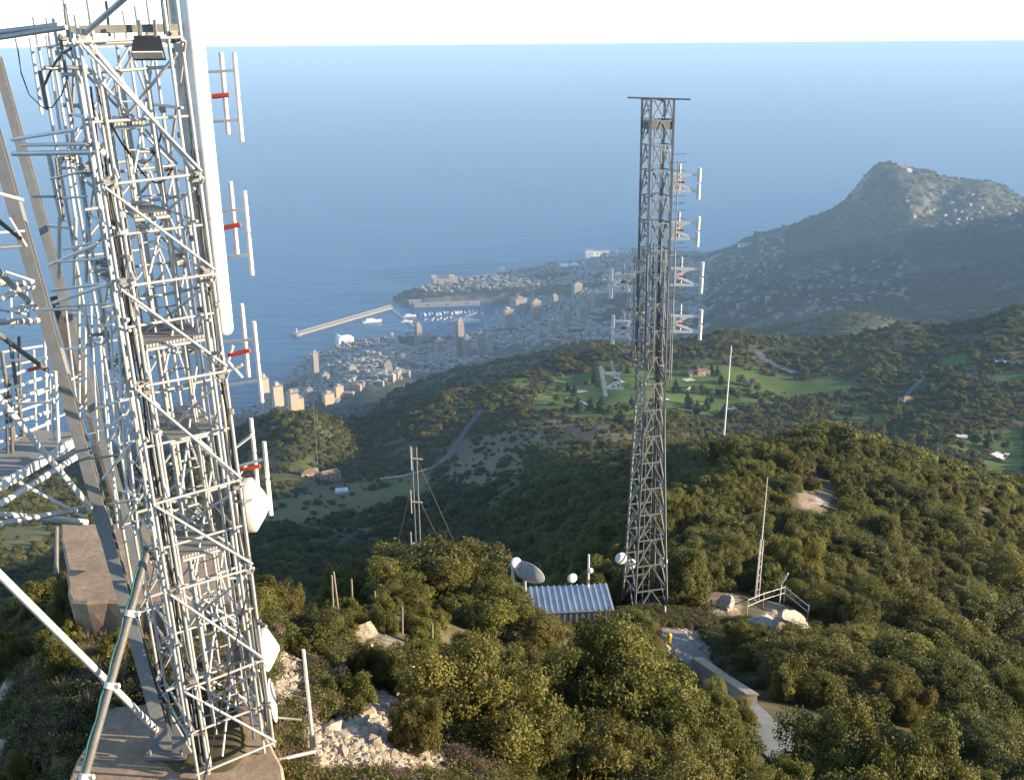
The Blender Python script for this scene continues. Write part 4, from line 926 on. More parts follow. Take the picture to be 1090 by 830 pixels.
disc('white round dish on the right leg near the foot of the grey lattice tower', 706, 598, 61.4, .72, (.7, -1, .1))
disc('greyish round dish inside the foot of the grey lattice tower', 671, 600, 62, .8, (.1, -1, .1), (GALV, CREAM))
# ------------------------------------------------------------------ shed with its dishes
k = NT('blue_grey_sheet_metal'); n1 = k.noise(1.2, 6, .7); k.col(k.ramp(n1, [(0.3, (0.34, 0.39, 0.44)), (0.7, (0.50, 0.55, 0.60))])); SHEET = k.p(rough=0.4, metal=0.35)
e0, e1 = at(556, 652, 55.6), at(652, 648, 56.0); ze = (e0.z+e1.z)/2
r0_, r1_ = at(556, 629, 58.4), at(649, 622, 58.2); zr = (r0_.z+r1_.z)/2
e0.z = e1.z = ze; r0_.z = r1_.z = zr
S_, ad = own('equipment_shed', 'low equipment shed with a ribbed blue grey metal roof below the lattice tower', 'shed', ((e0.x+e1.x)/2, e0.y+1, ze-2.4))
xd = (e1-e0).normalized(); yd = Vector((-xd.y, xd.x, 0)); LEN = (e1-e0).length; D1 = (r0_-e0).dot(yd)
def sp_(u, v, z): return e0+xd*u+yd*v+Vector((0, 0, z-ze))
ad('wall', lambda m: [m.beam(sp_(.1, v, zz_-1.3), sp_(LEN-.1, v, zz_-1.3), .12, 2.4) for v, zz_ in ((.15, ze), (D1-.15, zr))]+[m.beam(sp_(u, .22, ze-1.3), sp_(u, D1-.22, ze-1.3), .12, 2.4) for u in (.16, LEN-.16)]+[m.add([sp_(u, .2, ze-.1), sp_(u, D1-.2, ze-.1), sp_(u, D1-.2, zr-.1)], [(0, 1, 2)]) for u in (.1, LEN-.1)], SHEET)
def roof(m, v0, z0, v1, z1):
    m.add([sp_(-.1, v0, z0), sp_(LEN+.1, v0, z0), sp_(LEN+.1, v1, z1), sp_(-.1, v1, z1), sp_(-.1, v0, z0-.05), sp_(LEN+.1, v0, z0-.05), sp_(LEN+.1, v1, z1-.05), sp_(-.1, v1, z1-.05)], [(0, 1, 2, 3), (7, 6, 5, 4), (0, 4, 5, 1), (1, 5, 6, 2), (2, 6, 7, 3), (3, 7, 4, 0)])
    n = int(LEN/.38)
    for i in range(n+1):
        u = LEN*i/n; m.beam(sp_(u, v0, z0+.04), sp_(u, v1, z1+.04), .10, .085)
ad('roof', lambda m: roof(m, -.12, ze, D1, zr), SHEET)
n_ = int(LEN/.38)
for i in range(n_+1):
    u = min(max(LEN*i/n_, .15), LEN-.15); ad('wall_rib', lambda m: m.beam(sp_(u, .06, ze-2.4), sp_(u, .06, ze-.12), .07, .09), SHEET)
cD = at(562, 610, 57.5)
t, ad = own('satellite_dish', 'large dark backed satellite dish behind the left end of the blue shed', 'dish antenna', cD)
axd = Vector((.42, .72, .42)).normalized()
ad('reflector', lambda m: m.lathe([(0, -.42), (.45, -.35), (.85, -.14), (1.12, .1), (1.14, .12), (1.10, .13), (.83, -.10), (.42, -.31), (0, -.38)], cD, axd, 32), paint('dish_grey', (.46, .49, .52), .5))
ad('rib', lambda m: [m.tube(cD+axd*-.42, cD+axd*.02+(axd.orthogonal().normalized()*math.cos(a)+axd.cross(axd.orthogonal().normalized())*math.sin(a))*1.02, .03, n=5) for a in np.linspace(0, 6.28, 9)[:-1]], GALV)
ad('post', lambda m: m.tube(cD-axd*.45, Vector((cD.x-axd.x*.45, cD.y-axd.y*.45, ze-2.4)), .1), GALV)
disc('small white dish on a thin mast above the large dark satellite dish', 549, 599, 57.2, .75, (.4, -1, .2))
mB = at(546, 634, 57.2); mT = at(547, 596, 57.2); mT.x = mB.x; mT.y = mB.y
t, ad = own('mast', 'thin white mast carrying a small dish at the left end of the blue shed', 'mast', mB); ad('tube', lambda m: m.tube(mB+Vector((0, 0, -1.5)), mT, .09), WHITEP); ad('box', lambda m: m.box(mB+Vector((.25, .1, .6)), (.35, .3, .5)), WHITEP)
disc('white round dish standing on the ridge of the blue shed', 609, 615, 57.8, .66, (.3, -1, .05))
aB = at(626, 628, 58.3); aT = at(625, 590, 58.3); aT.x = aB.x; aT.y = aB.y
t, ad = own('whip_antenna', 'white upright rod antenna on the blue shed roof', 'antenna', aB); ad('rod', lambda m: m.tube(aB+Vector((0, 0, -.8)), aT, .07), WHITEP); ad('clamp', lambda m: m.box(aB+Vector((0, 0, .7)), (.2, .2, .25)), CLAMPM)
disc('tiny white dish beside the upright rod antenna on the blue shed', 628.5, 607, 58.1, .36, (.3, -1, .1))

# ------------------------------------------------------------------ path, low wall, bollard, posts
def strip(name, pts_, w, mat, lift=.02, kind='structure', n=8):
    P_ = [Vector(p) for p in pts_]; out = []
    for i in range(len(P_)-1):
        for t in np.linspace(0, 1, n, endpoint=False): out.append(P_[i].lerp(P_[i+1], t))
    out.append(P_[-1]); vs_, fs_ = [], []; K = 5
    xy = np.array([(p.x, p.y) for p in out])
    for _ in range(6): xy[1:-1] = (xy[:-2]+2*xy[1:-1]+xy[2:])/4
    for i in range(len(xy)):
        d = xy[min(i+1, len(xy)-1)]-xy[max(i-1, 0)]; d = d/(np.hypot(*d)+1e-9); nn = np.array([-d[1], d[0]])
        row = [xy[i]+nn*w*(j/(K-1)-.5) for j in range(K)]; zz_ = ground(np.array([r_[0] for r_ in row]), np.array([r_[1] for r_ in row]))
        zm = zz_.max()*.5+zz_*.5
        for r_, z in zip(row, zm): vs_.append((r_[0], r_[1], float(z)+lift))
    for i in range(len(xy)-1):
        for j in range(K-1): a = i*K+j; fs_.append((a, a+1, a+K+1, a+K))
    m = MB(); m.add(vs_, fs_, True); o = m.build(name, mat)
    return tag(o, kind=kind)
k = NT('worn_concrete_path'); geo = k.n('ShaderNodeNewGeometry'); n1 = k.noise(.8, 7, .7, geo.outputs['Position']); n2 = k.noise(7, 5, .7, geo.outputs['Position'])
k.col(k.mix(k.math('MULTIPLY', n2, .5), k.ramp(n1, [(0.3, (0.13, 0.13, 0.125)), (0.6, (0.23, 0.225, 0.21))]), (.17, .15, .12))); k.bump(n2, .4, .02); PATHM = k.p(rough=.9)
pth = [ghit(*q_) for q_ in [(712,672,57),(722,690,51),(745,712,47.5),(770,736,43),(800,768,37),(850,815,30),(880,850,26)]]
strip('path', pth, 1.9, PATHM, .05)
wp = [ghit(742, 709, 48.6), ghit(770, 729, 45), ghit(800, 750, 41)]
t, ad = own('low_wall', 'low concrete kerb wall along the right edge of the path', 'wall', wp[0])
wm = paint('wall_concrete', (.40, .33, .24), .9, 0, .3)
ad('wall_run', lambda m: [m.beam(wp[i]+Vector((0, 0, .12)), wp[i+1]+Vector((0, 0, .12)), .5, .8) for i in range(2)], wm)
ad('coping', lambda m: [m.beam(wp[i]+Vector((0, 0, .555)), wp[i+1]+Vector((0, 0, .555)), .6, .07) for i in range(2)], wm)
yb = ghit(712, 688, 51.5)
t, ad = own('bollard', 'small yellow marker bollard at the upper end of the path', 'bollard', yb)
ad('post', lambda m: m.lathe([(0, 0), (.26, 0), (.22, .1), (.13, .2), (.12, .72), (.16, .74), (.15, .84), (0, .86)], yb, (0, 0, 1), 14), YELLOW)
def stake(label, px, y0, y1, Y, r0, mat, lean=0, name='fence_post', cat='post'):
    b = ghit(px, y1, Y); g_ = b.z; tp = at(px+lean, y0, b.y)
    t = MB().tube(Vector((b.x, b.y, min(g_, b.z)-.3)), tp, r0, r0*.9, 7).build(name, mat, None, (b.x, b.y, min(g_, b.z))); return tag(t, label, cat)
FL = 'row of thin fence posts crossing the shrubby slope'
for i, (px, y0, y1, Y, ln_, lab) in enumerate([(361,608,648,36,-6,'leaning grey fence post at the far left end of the post row'),(354,612,646,36.5,-1,'upright fence post beside the leaning one'),(375,616,650,36,-1,'fence post just right of the leaning one'),(399,629,654,35,0,'fence post standing behind the grey boulder'),(428,645,674,33,0,'fence post right of the grey boulder'),(460,663,698,32,0,'fence post in low scrub, third from the near end'),(491,683,713,31.5,0,'fence post beside the reddish scrub, second from the near end'),(533,718,742,31,0,'pale fence post nearest the large round shrub')]):
    stake(lab, px, y0, y1, Y, .045, WOOD, ln_)
stake('short pale marker post beside the lattice tower foot', 708, 645, 658, 58, .06, WHITEP, 0, 'marker_post')
stake('green metal post poking from the shrubs by the lower path', 888, 792, 830, 27, .035, paint('green_paint', (.10, .20, .13), .5), 2, 'marker_post')

# ------------------------------------------------------------------ rail and slim mast on the rock
rk = [ghit(795, 655, 63)+Vector((0, 0, 1.25)), ghit(812, 648, 66)+Vector((0, 0, 1.3)), ghit(834, 643, 67)+Vector((0, 0, 1.5)), ghit(859, 664, 61)+Vector((0, 0, 1.5))]
t, ad = own('railing', 'pale tube railing round the top of the pale rock outcrop', 'railing', (rk[0].x, rk[0].y, rk[0].z-1))
for i in range(3):
    for dz_ in (0, -.5): ad('rail', lambda m: m.tube(rk[i]+Vector((0, 0, dz_)), rk[i+1]+Vector((0, 0, dz_)), .032), GALV)
for i in range(4): ad('post', lambda m: m.tube(rk[i]+Vector((0, 0, -1.6)), rk[i]+Vector((0, 0, .12)), .036), GALV)
lb, lt = at(804.5, 644, 67), at(812, 508, 67); lt.x, lt.y = lb.x+.1, lb.y; mid = lb.lerp(lt, .52)
t, ad = own('slim_mast', 'slim pale lattice mast with a whip on top, beside the railed rock', 'mast', lb)
for a in (0, 2.1, 4.2):
    o_ = Vector((math.cos(a)*.2, math.sin(a)*.2, 0)); ad('leg', lambda m: m.tube(lb+o_+Vector((0, 0, -1)), mid+o_*.6, .032, n=6), WHITEP)
ad('lacing', lambda m: [m.beam(lb.lerp(mid, i/14)+Vector((math.cos(2.1*i)*.2, math.sin(2.1*i)*.2, 0)), lb.lerp(mid, (i+1)/14)+Vector((math.cos(2.1*(i+1))*.2, math.sin(2.1*(i+1))*.2, 0)), .025, .025) for i in range(14)], WHITEP)
ad('whip', lambda m: m.tube(mid, lt, .05, .025, 6), WHITEP)
ab = at(829, 650, 66); am = at(829, 622, 66); ae = at(839, 610, 65.6); am.x = ab.x; am.y = ab.y
t, ad = own('lamp_post', 'bent arm pole standing on the railed rock', 'pole', ab); ad('pole', lambda m: m.tube(ab, am, .05), WHITEP); ad('arm', lambda m: m.tube(am, ae, .06), WHITEP)
# guyed mast in front of the valley
gb, gt = at(446, 600, 54), at(443, 476, 54); gt.x = gb.x-.02; gt.y = gb.y
t, ad = own('guyed_mast', 'thin dark guyed mast with three dipole bays rising behind the olive shrubs', 'mast', gb)
for s in (-.12, .14): ad('leg', lambda m: m.tube(gb+Vector((s, 0, -3)), gt+Vector((s, 0, 0)), .045, n=6), LATT)
ad('lacing', lambda m: [m.beam(gb.lerp(gt, i/16)+Vector((-.12 if i % 2 else .14, 0, 0)), gb.lerp(gt, (i+1)/16)+Vector((.14 if i % 2 else -.12, 0, 0)), .03, .03) for i in range(16)], LATT)
for y_ in (487, 533, 577):
    c = at(441, y_, 54); ad('dipole', lambda m: m.tube(c+Vector((-.18, -.1, -.75)), c+Vector((-.18, -.1, .75)), .035, n=6), GALV); ad('boom', lambda m: m.beam(c+Vector((-.2, -.1, 0)), c+Vector((.5, 0, -.1)), .06, .06), GALV)
for qx, qy, f in ((484, 578, .95), (474, 588, .62), (420, 592, .8)): ad('guy_wire', lambda m: m.tube(gb.lerp(gt, f), at(qx, qy, 56), .012, n=5), DARKS)
pb, pt = at(771, 458, 188), at(777, 368, 188); pt.x = pb.x+.3; pt.y = pb.y
t, ad = own('whip_mast', 'very thin pale mast standing alone on the ridge crest before the golf course', 'mast', pb); ad('pole', lambda m: m.tube(pb+Vector((0, 0, -1)), pt, .17, .10, 6), CREAM); ad('collar', lambda m: m.tube(pt+Vector((0, 0, -1.2)), pt+Vector((0, 0, -.8)), .19, n=6), GALV)
pb, pt = at(338, 492, 690), at(335, 428, 690); pt.x = pb.x
t, ad = own('whip_mast', 'hair thin dark mast on the knoll before the town', 'mast', pb); ad('pole', lambda m: m.tube(pb+Vector((0, 0, -1)), pt, .28, .16, 6), LATT); ad('collar', lambda m: m.tube(pb+Vector((0, 0, 14)), pb+Vector((0, 0, 14.6)), .45, n=6), LATT)

# ------------------------------------------------------------------ rocks and rubble, dry grass
def rock_mesh(name, seed, mat, flat=.75, sub=4):
    import bmesh
    bm = bmesh.new(); bmesh.ops.create_icosphere(bm, subdivisions=sub, radius=1); r = np.random.default_rng(seed)
    P_ = np.array([v.co[:] for v in bm.verts]); pl_ = r.normal(size=(13, 3)); pl_ /= np.linalg.norm(pl_, axis=1, keepdims=True); dd_ = r.uniform(.38, .82, 13)
    for n_, d_ in zip(pl_, dd_):
        e = np.maximum(P_@n_-d_, 0); P_ = P_-n_*(e*.95)[:, None]
    if sub > 2:
        w = fbm(P_[:, 0]*3+P_[:, 2]*2+seed, P_[:, 1]*3-P_[:, 2]*2.3, 4, seed)*.085
        st_ = np.abs(np.sin(P_@pl_[0]*11+w*20))*.04; P_ = P_*(1+w-st_)[:, None]
    for v, p in zip(bm.verts, P_): v.co = (p[0], p[1], p[2]*flat)
    me = bpy.data.meshes.new(name); bm.to_mesh(me); bm.free(); me.materials.append(mat); return me
ROCKS = [rock_mesh('rock', 70+i, STONE, .8) for i in range(5)]
def rock(label, px, py, Y, sx, sy, sz, i, rz=0.0, lift=0.0, name='boulder'):
    p = ghit(px, py+sz*.5*F/(Y*1.15), Y); o = link(name, ROCKS[i % 5]); o.location = (p.x, p.y, p.z+sz*.3+lift); o.scale = (sx, sy, sz); o.rotation_euler = (.15*i, .1, rz); return tag(o, label, 'rock')
rock('large pale split boulder at the left edge below the beams', 8, 775, 10.8, .42, .5, .75, 0, .5)
rock('dark rounded boulder behind the pale split one', 16, 730, 12.8, .38, .4, .5, 1, 1.2)
rock('tall tan stone leaning on the pale split boulder', 40, 752, 12.2, .22, .3, .5, 4, 1.9)
rock('flat brown slab of stone behind the concrete slab corner', 80, 748, 14.8, .5, .28, .2, 2, .3)
rock('grey rounded boulder behind the fence posts', 388, 668, 32, .65, .5, .75, 3, .2)
rock('leaning pale limestone slab on the rubble crest', 428, 716, 26, .5, .3, .65, 4, .9)
rock('smaller pale limestone block next to the leaning slab', 446, 712, 27, .34, .3, .4, 0, 2.0)
rock('big pale sunlit rock outcrop inside the railing', 840, 664, 62.5, 2.3, 1.6, 2.3, 1, .4)
rock('flat grey rock at the foot of the railed outcrop', 812, 662, 63.5, 2.0, 1.4, 1.2, 2, .1)
rock('pale rock hump above the upper end of the path', 772, 640, 66, 1.5, 1.1, .9, 3, 1.0)
rock('pale pointed rock on the shrubby slope behind the slim mast', 814, 606, 84, 1.0, .8, 1.4, 4, .3)
rock('pale stone at the top of the low wall', 744, 702, 50, .4, .35, .3, 1, .6)
rock('tan stone beside the low wall top', 770, 699, 51, .55, .4, .3, 2, .9)
rock('bare pale ledge on the ridge above the slim mast', 868, 533, 141, 2.2, 1.4, .6, 0, .2)
rock('tan rock behind the drum antennas', 286, 742, 14.6, .26, .24, .34, 3, .2)
rock('broken stones under the concrete block', 150, 668, 16.6, .5, .3, .22, 4, .1)
rb_ = random.Random(12)
for i in range(46):
    px, py, Yg = rb_.choice([(rb_.uniform(300, 370), rb_.uniform(655, 690), 23), (rb_.uniform(340, 470), rb_.uniform(745, 826), 13.5), (rb_.uniform(370, 450), rb_.uniform(695, 722), 24), (rb_.uniform(20, 110), rb_.uniform(725, 790), 12.5), (rb_.uniform(745, 800), rb_.uniform(640, 700), 55), (rb_.uniform(300, 340), rb_.uniform(690, 760), 17)])
    s_ = rb_.uniform(.10, .24)*(Yg/18)**.5
    w_ = 'on the rubble slope beside the scaffold tower' if 290 < px < 480 else ('among the stones left of the concrete slab' if px < 290 else 'on the bare ground above the low wall')
    rock('broken angular pale limestone rock '+w_, px, py, Yg, s_*rb_.uniform(.9, 1.5), s_, s_*rb_.uniform(.6, 1.0), i, rb_.uniform(0, 6), name='rock')['group'] = 'broken rocks '+w_
STN = [rock_mesh('stone', 90+i, RUBBLE, .7, 1) for i in range(5)]
def fill(n, Y0, Y1, u0, u1, seed, test):
    X, Y = tries(n, Y0, Y1, u0, u1, seed); G = ground(X, Y); C, _ = cover_at(X, Y); r_ = np.random.default_rng(seed); ok = test(X, Y, C, r_); return X[ok], Y[ok], G[ok], r_
SLABP = [q(54, 856, 0), q(318, 856, 0), q(277, 735, 0), q(104, 749, 0)]; BLKP = [q(70, 640, zb), q(254, 640, zb), q(235, 552, zb), q(60, 554, zb)]
off_slab = lambda X, Y: ~(in_poly(X, Y, SLABP) | in_poly(X, Y, BLKP))
X, Y, G, r_ = fill(150000, 9, 75, -.6, .5, 31, lambda X, Y, C, r: off_slab(X, Y) & (r.random(len(X)) < np.clip(C[:, 3]*1.4-.15, 0.0, 1)*(.85-.008*Y)*np.clip(.55+fbm(X/1.6, Y/1.6, 3, 44)*.9, .32, 1)+.06*C[:, 2]+.012*(Y < 20)))
n = len(X); s = np.clip(r_.lognormal(-2.9, .62, n), .02, .30)*np.clip(Y/20, .8, 2.2)
scatter('rubble', np.stack([X, Y, G], 1), np.stack([s*r_.uniform(.8, 1.4, n), s, s*r_.uniform(.6, 1, n)], 1), r_.uniform(0, 6.28, n), r_.integers(0, 5, n), STN, 'pale limestone rubble strewn on the slope'); print('rubble', n)
def tuft_mesh(name, seed, nb, mat, w=.012):
    r = np.random.default_rng(seed); a = r.uniform(0, 6.28, nb); q_ = r.uniform(0, .35, nb); base_ = np.stack([np.cos(a)*q_*.5, np.sin(a)*q_*.5, np.zeros(nb)], 1)
    tip = base_+np.stack([np.cos(a)*q_*1.4+r.normal(size=nb)*.1, np.sin(a)*q_*1.4+r.normal(size=nb)*.1, r.uniform(.5, 1.0, nb)], 1)
    sd_ = np.stack([-np.sin(a), np.cos(a), np.zeros(nb)], 1)*w*r.uniform(.7, 1.4, nb)[:, None]; md = (base_+tip)/2+[0, 0, .12]
    v = np.stack([base_-sd_, base_+sd_, md+sd_*.9, tip+sd_*.12, tip-sd_*.12, md-sd_*.9], 1).reshape(-1, 3); b = np.arange(nb)[:, None]*6
    f = np.concatenate([b+[0, 1, 2, 5], b+[5, 2, 3, 4]]); me = np_mesh(name, v, f, mat); ta = me.attributes.new('tone', 'FLOAT', 'POINT'); ta.data.foreach_set('value', np.repeat(r.random(nb), 6).astype(np.float32)); return me
TUFT = [tuft_mesh('tuft', 100+i, 110, DRY) for i in range(3)]
HERB = [crown_mesh('herb', 110+i, 700, .16, LEAF_G if i != 1 else BARE, lobes=6, lobe_r=.5, h=.9, stems=False) for i in range(3)]
tst = lambda pr: (lambda X, Y, C, r: off_slab(X, Y) & (Y > 11+3*(X/Y < -.3)) & (r.random(len(X)) < pr*np.clip(1-C[:, 3]*.92, .06, 1)*np.where((X/Y < .02) | (C[:, 2] > .3), 1, .35)))
X, Y, G, r_ = fill(16000, 8, 60, -.62, .6, 33, tst(.38)); n = len(X); s = r_.uniform(.16, .42, n)*np.clip(Y/25, .85, 1.6)
scatter('dry_grass', np.stack([X, Y, G], 1), np.stack([s*1.1, s*1.1, s], 1), r_.uniform(0, 6.28, n), r_.integers(0, 3, n), TUFT, 'dry straw coloured grass on the slope')
X, Y, G, r_ = fill(17000, 7, 60, -.62, .6, 34, lambda X, Y, C, r: off_slab(X, Y) & (r.random(len(X)) < .62*np.clip(1-C[:, 3]*.9, .08, 1)*np.where((X/Y < .02) | (C[:, 2] > .3), 1, .35))); n = len(X); s = r_.uniform(.12, .42, n)*np.clip(Y/25, .8, 1.6)
scatter('herbs', np.stack([X, Y, G-.02], 1), np.stack([s*1.2, s*1.2, s], 1), r_.uniform(0, 6.28, n), r_.integers(0, 3, n), HERB, 'low green herbs and dry brush between the stones')

# pebbles between the bigger stones, and growth round the railed rock
PEB = [rock_mesh('pebble', 120+i, RUBBLE, .7, 1) for i in range(3)]
X, Y, G, r_ = fill(160000, 8.5, 42, -.5, .12, 36, lambda X, Y, C, r: off_slab(X, Y) & (r.random(len(X)) < .55*np.maximum(C[:, 3], .35*C[:, 2]))); n = len(X); s = np.clip(r_.lognormal(-3.75, .45, n), .012, .07)*np.clip(Y/16, .8, 2)
scatter('gravel', np.stack([X, Y, G], 1), np.stack([s*1.3, s, s], 1), r_.uniform(0, 6.28, n), r_.integers(0, 3, n), PEB, 'small gravel between the pale stones')
X, Y, G, r_ = fill(26000, 44, 82, .08, .34, 37, lambda X, Y, C, r: r.random(len(X)) < .5*np.clip(1.15-C[:, 3], .2, 1)); dd = edge_dist(X, Y, [(p.x, p.y) for p in pth]+[(p.x, p.y) for p in pth[-2:0:-1]]) > 1.3
X, Y, G = X[dd], Y[dd], G[dd]; n = len(X); s = r_.uniform(.15, .55, n)
scatter('brush', np.stack([X, Y, G-.03], 1), np.stack([s*1.2, s*1.2, s], 1), r_.uniform(0, 6.28, n), r_.integers(0, 3, n), HERB, 'low brush on the bare ground beside the path')
X, Y, G, r_ = fill(9000, 44, 82, .10, .34, 38, lambda X, Y, C, r: r.random(len(X)) < .12+.5*C[:, 3]); n = len(X); s = np.clip(r_.lognormal(-2.1, .55, n), .05, .5)
scatter('scree', np.stack([X, Y, G], 1), np.stack([s*1.3, s, s*.8], 1), r_.uniform(0, 6.28, n), r_.integers(0, 5, n), STN, 'pale scree beside the path and the railed rock')
# ------------------------------------------------------------------ far country: golf course, houses, town, harbour, headland
ASPH = simple('worn_asphalt', (0.065, 0.068, 0.07), (0.10, 0.104, 0.108), 0.05, .85)
TRACK = simple('pale_gravel', (0.26, 0.22, 0.17), (0.42, 0.36, 0.29), 0.05, .95)
SANDM = simple('bunker_sand', (0.48, 0.43, 0.34), (0.58, 0.53, 0.44), 0.1, .95)
for nm, pts_, w, mt in ROADS: strip(nm, pts_, w, (ASPH, TRACK)[mt], .5 if pts_[0].y > 400 else .3)
for i, L in enumerate([[(728,406),(738,404)],[(730,414),(736,414)],[(684,411),(694,409)],[(778,437),(785,435)],[(888,440),(894,439)],[(1058,490),(1068,483)],[(612,416),(622,418)],[(1020,466),(1028,464)],[(655,408),(663,407)],[(700,426),(709,425)]]):
    strip('sand_bunker', hits(L, 560), 9, SANDM, .4, n=3)

# trees of the golf course
CONE = [crown_mesh('crown', 130+i, 1500, .17, NEEDLE, lobes=11, h=2.3, z0=.1, cone=True, stems=False) for i in range(3)]
ROUND = [crown_mesh('crown', 140+i, 1500, .17, LEAF_G if i else BARE, lobes=10, lobe_r=.46, h=1.7, z0=.45, stems=False) for i in range(3)]
TRUNK = MB().tube((0, 0, -.2), (0, 0, .9), .075, .05, 6).v
def trunk_mesh():
    m = MB().tube((0, 0, -.25), (0, 0, .75), .08, .055, 7, False).tube((0, 0, .7), (.18, .1, 1.15), .04, .02, 5, False).tube((0, 0, .65), (-.16, .05, 1.1), .04, .02, 5, False)
    me = bpy.data.meshes.new('trunk'); me.from_pydata(m.v, [], m.f); me.materials.append(BARK); return me
TRUNKM = trunk_mesh(); rg = random.Random(9)
GT = [(767,409,'c'),(719,418,'c'),(731,432,'c'),(742,440,'c'),(752,438,'c'),(757,430,'c'),(735,436,'c'),(771,444,'c'),(750,457,'r'),(712,460,'r'),(720,452,'c'),(700,446,'c'),(788,409,'b'),(794,414,'b'),(748,421,'r'),(756,421,'r'),(764,421,'r'),(772,421,'r'),(780,422,'r'),(786,425,'r'),(740,421,'r'),(640,440,'c'),(628,436,'c'),(646,444,'r'),(666,440,'r'),(672,436,'c'),(612,421,'c'),(604,416,'c'),(596,418,'r'),(640,414,'r'),(632,408,'c'),(625,412,'r'),(700,409,'c'),(706,405,'c'),(660,402,'r'),(668,398,'c'),(648,398,'r'),(586,410,'r'),(576,404,'r'),(740,400,'c'),(757,399,'c'),(763,400,'c'),(730,397,'r'),(722,395,'r'),(800,412,'b'),(806,416,'r'),(826,436,'r'),(836,437,'r'),(848,432,'r'),(862,430,'r'),(876,436,'r'),(884,447,'r'),(900,452,'c'),(912,458,'r'),(920,463,'c'),(926,462,'c'),(936,466,'r'),(950,470,'c'),(968,474,'r'),(982,471,'r'),(996,478,'c'),(1010,474,'r'),(1022,478,'r'),(1036,474,'r'),(1050,476,'c'),(1062,470,'r'),(1034,492,'c'),(1048,488,'b'),(1070,480,'r'),(990,420,'r'),(980,405,'r'),(996,402,'r'),(1006,408,'r'),(1022,414,'r'),(940,440,'r'),(952,446,'r'),(928,436,'c'),(905,445,'c'),(812,432,'r'),(796,440,'r'),(784,446,'r'),(660,452,'c'),(655,459,'r'),(676,456,'r'),(690,460,'c'),(606,432,'r'),(594,428,'r'),(615,437,'c')]
for i, (px, py, kd) in enumerate(GT):
    p = hit(px, py, 480); s = rg.uniform(3.2, 5.4)*(1 if kd == 'c' else 1.05)
    nm = 'conifer' if kd == 'c' else ('bare_tree' if kd == 'b' else 'round_tree')
    t = empty(nm, p, rg.uniform(0, 6.28)); t.scale = (s, s, s*rg.uniform(.9, 1.25))
    link('crown', CONE[i % 3] if kd == 'c' else (ROUND[0] if kd == 'b' else ROUND[1+i % 2]), t); link('trunk', TRUNKM, t)
    lab = {'c': 'dark pointed conifer on the golf course lawns', 'b': 'pinkish brown leafless tree on the golf course', 'r': 'round dark green tree edging the golf course'}[kd]
    tag(t, lab, 'tree', lab.replace('conifer', 'conifers').replace('tree', 'trees'))

# ---- walls of the far buildings: storeys and window columns as a procedural pattern
def facade(name, cols, lit=0.0):
    k = NT(name); geo = k.n('ShaderNodeNewGeometry'); oi = k.n('ShaderNodeObjectInfo')
    se = k.n('ShaderNodeSeparateXYZ'); k.l(geo.outputs['Position'], se.inputs[0])
    fl = k.math('GREATER_THAN', k.math('FRACT', k.math('MULTIPLY', se.outputs[2], 1/3.4)), .52)
    co = k.math('GREATER_THAN', k.math('FRACT', k.math('MULTIPLY', k.math('ADD', se.outputs[0], se.outputs[1]), 1/5.1)), .45)
    sn = k.n('ShaderNodeSeparateXYZ'); k.l(geo.outputs['Normal'], sn.inputs[0])
    wall = k.math('LESS_THAN', k.math('ABSOLUTE', sn.outputs[2]), .5)
    rnd = k.math('FRACT', k.math('ADD', oi.outputs['Random'], k.attr('tone')))
    c = k.ramp(rnd, [(i/(len(cols)-1), q) for i, q in enumerate(cols)])
    k.col(k.mix(k.math('MULTIPLY', k.math('MULTIPLY', fl, co), k.math('MULTIPLY', wall, .75)), c, (.06, .07, .08))); return k.p(rough=.8)
FAC = facade('town_facade', [(.31, .265, .21), (.38, .33, .27), (.29, .22, .165), (.40, .365, .32), (.32, .24, .175), (.24, .215, .19), (.36, .295, .225)])
FACW = facade('villa_wall', [(.30, .27, .23), (.42, .39, .35), (.28, .22, .17), (.36, .31, .25)])
FACO = facade('sunlit_ochre_facade', [(.62, .44, .26), (.66, .50, .33), (.60, .40, .25)])  # ochre walls; the low sun's orange on lit blocks is mixed into the colour
ROOFT = simple('tile_roof', (.20, .13, .09), (.30, .20, .14), .08, .85); ROOFF = simple('flat_roof', (.24, .22, .20), (.40, .37, .33), .06, .9); BWHITE = simple('white_render', (.72, .70, .66), (.80, .78, .74), .05, .7)
HEDGE_D = LEAF_G
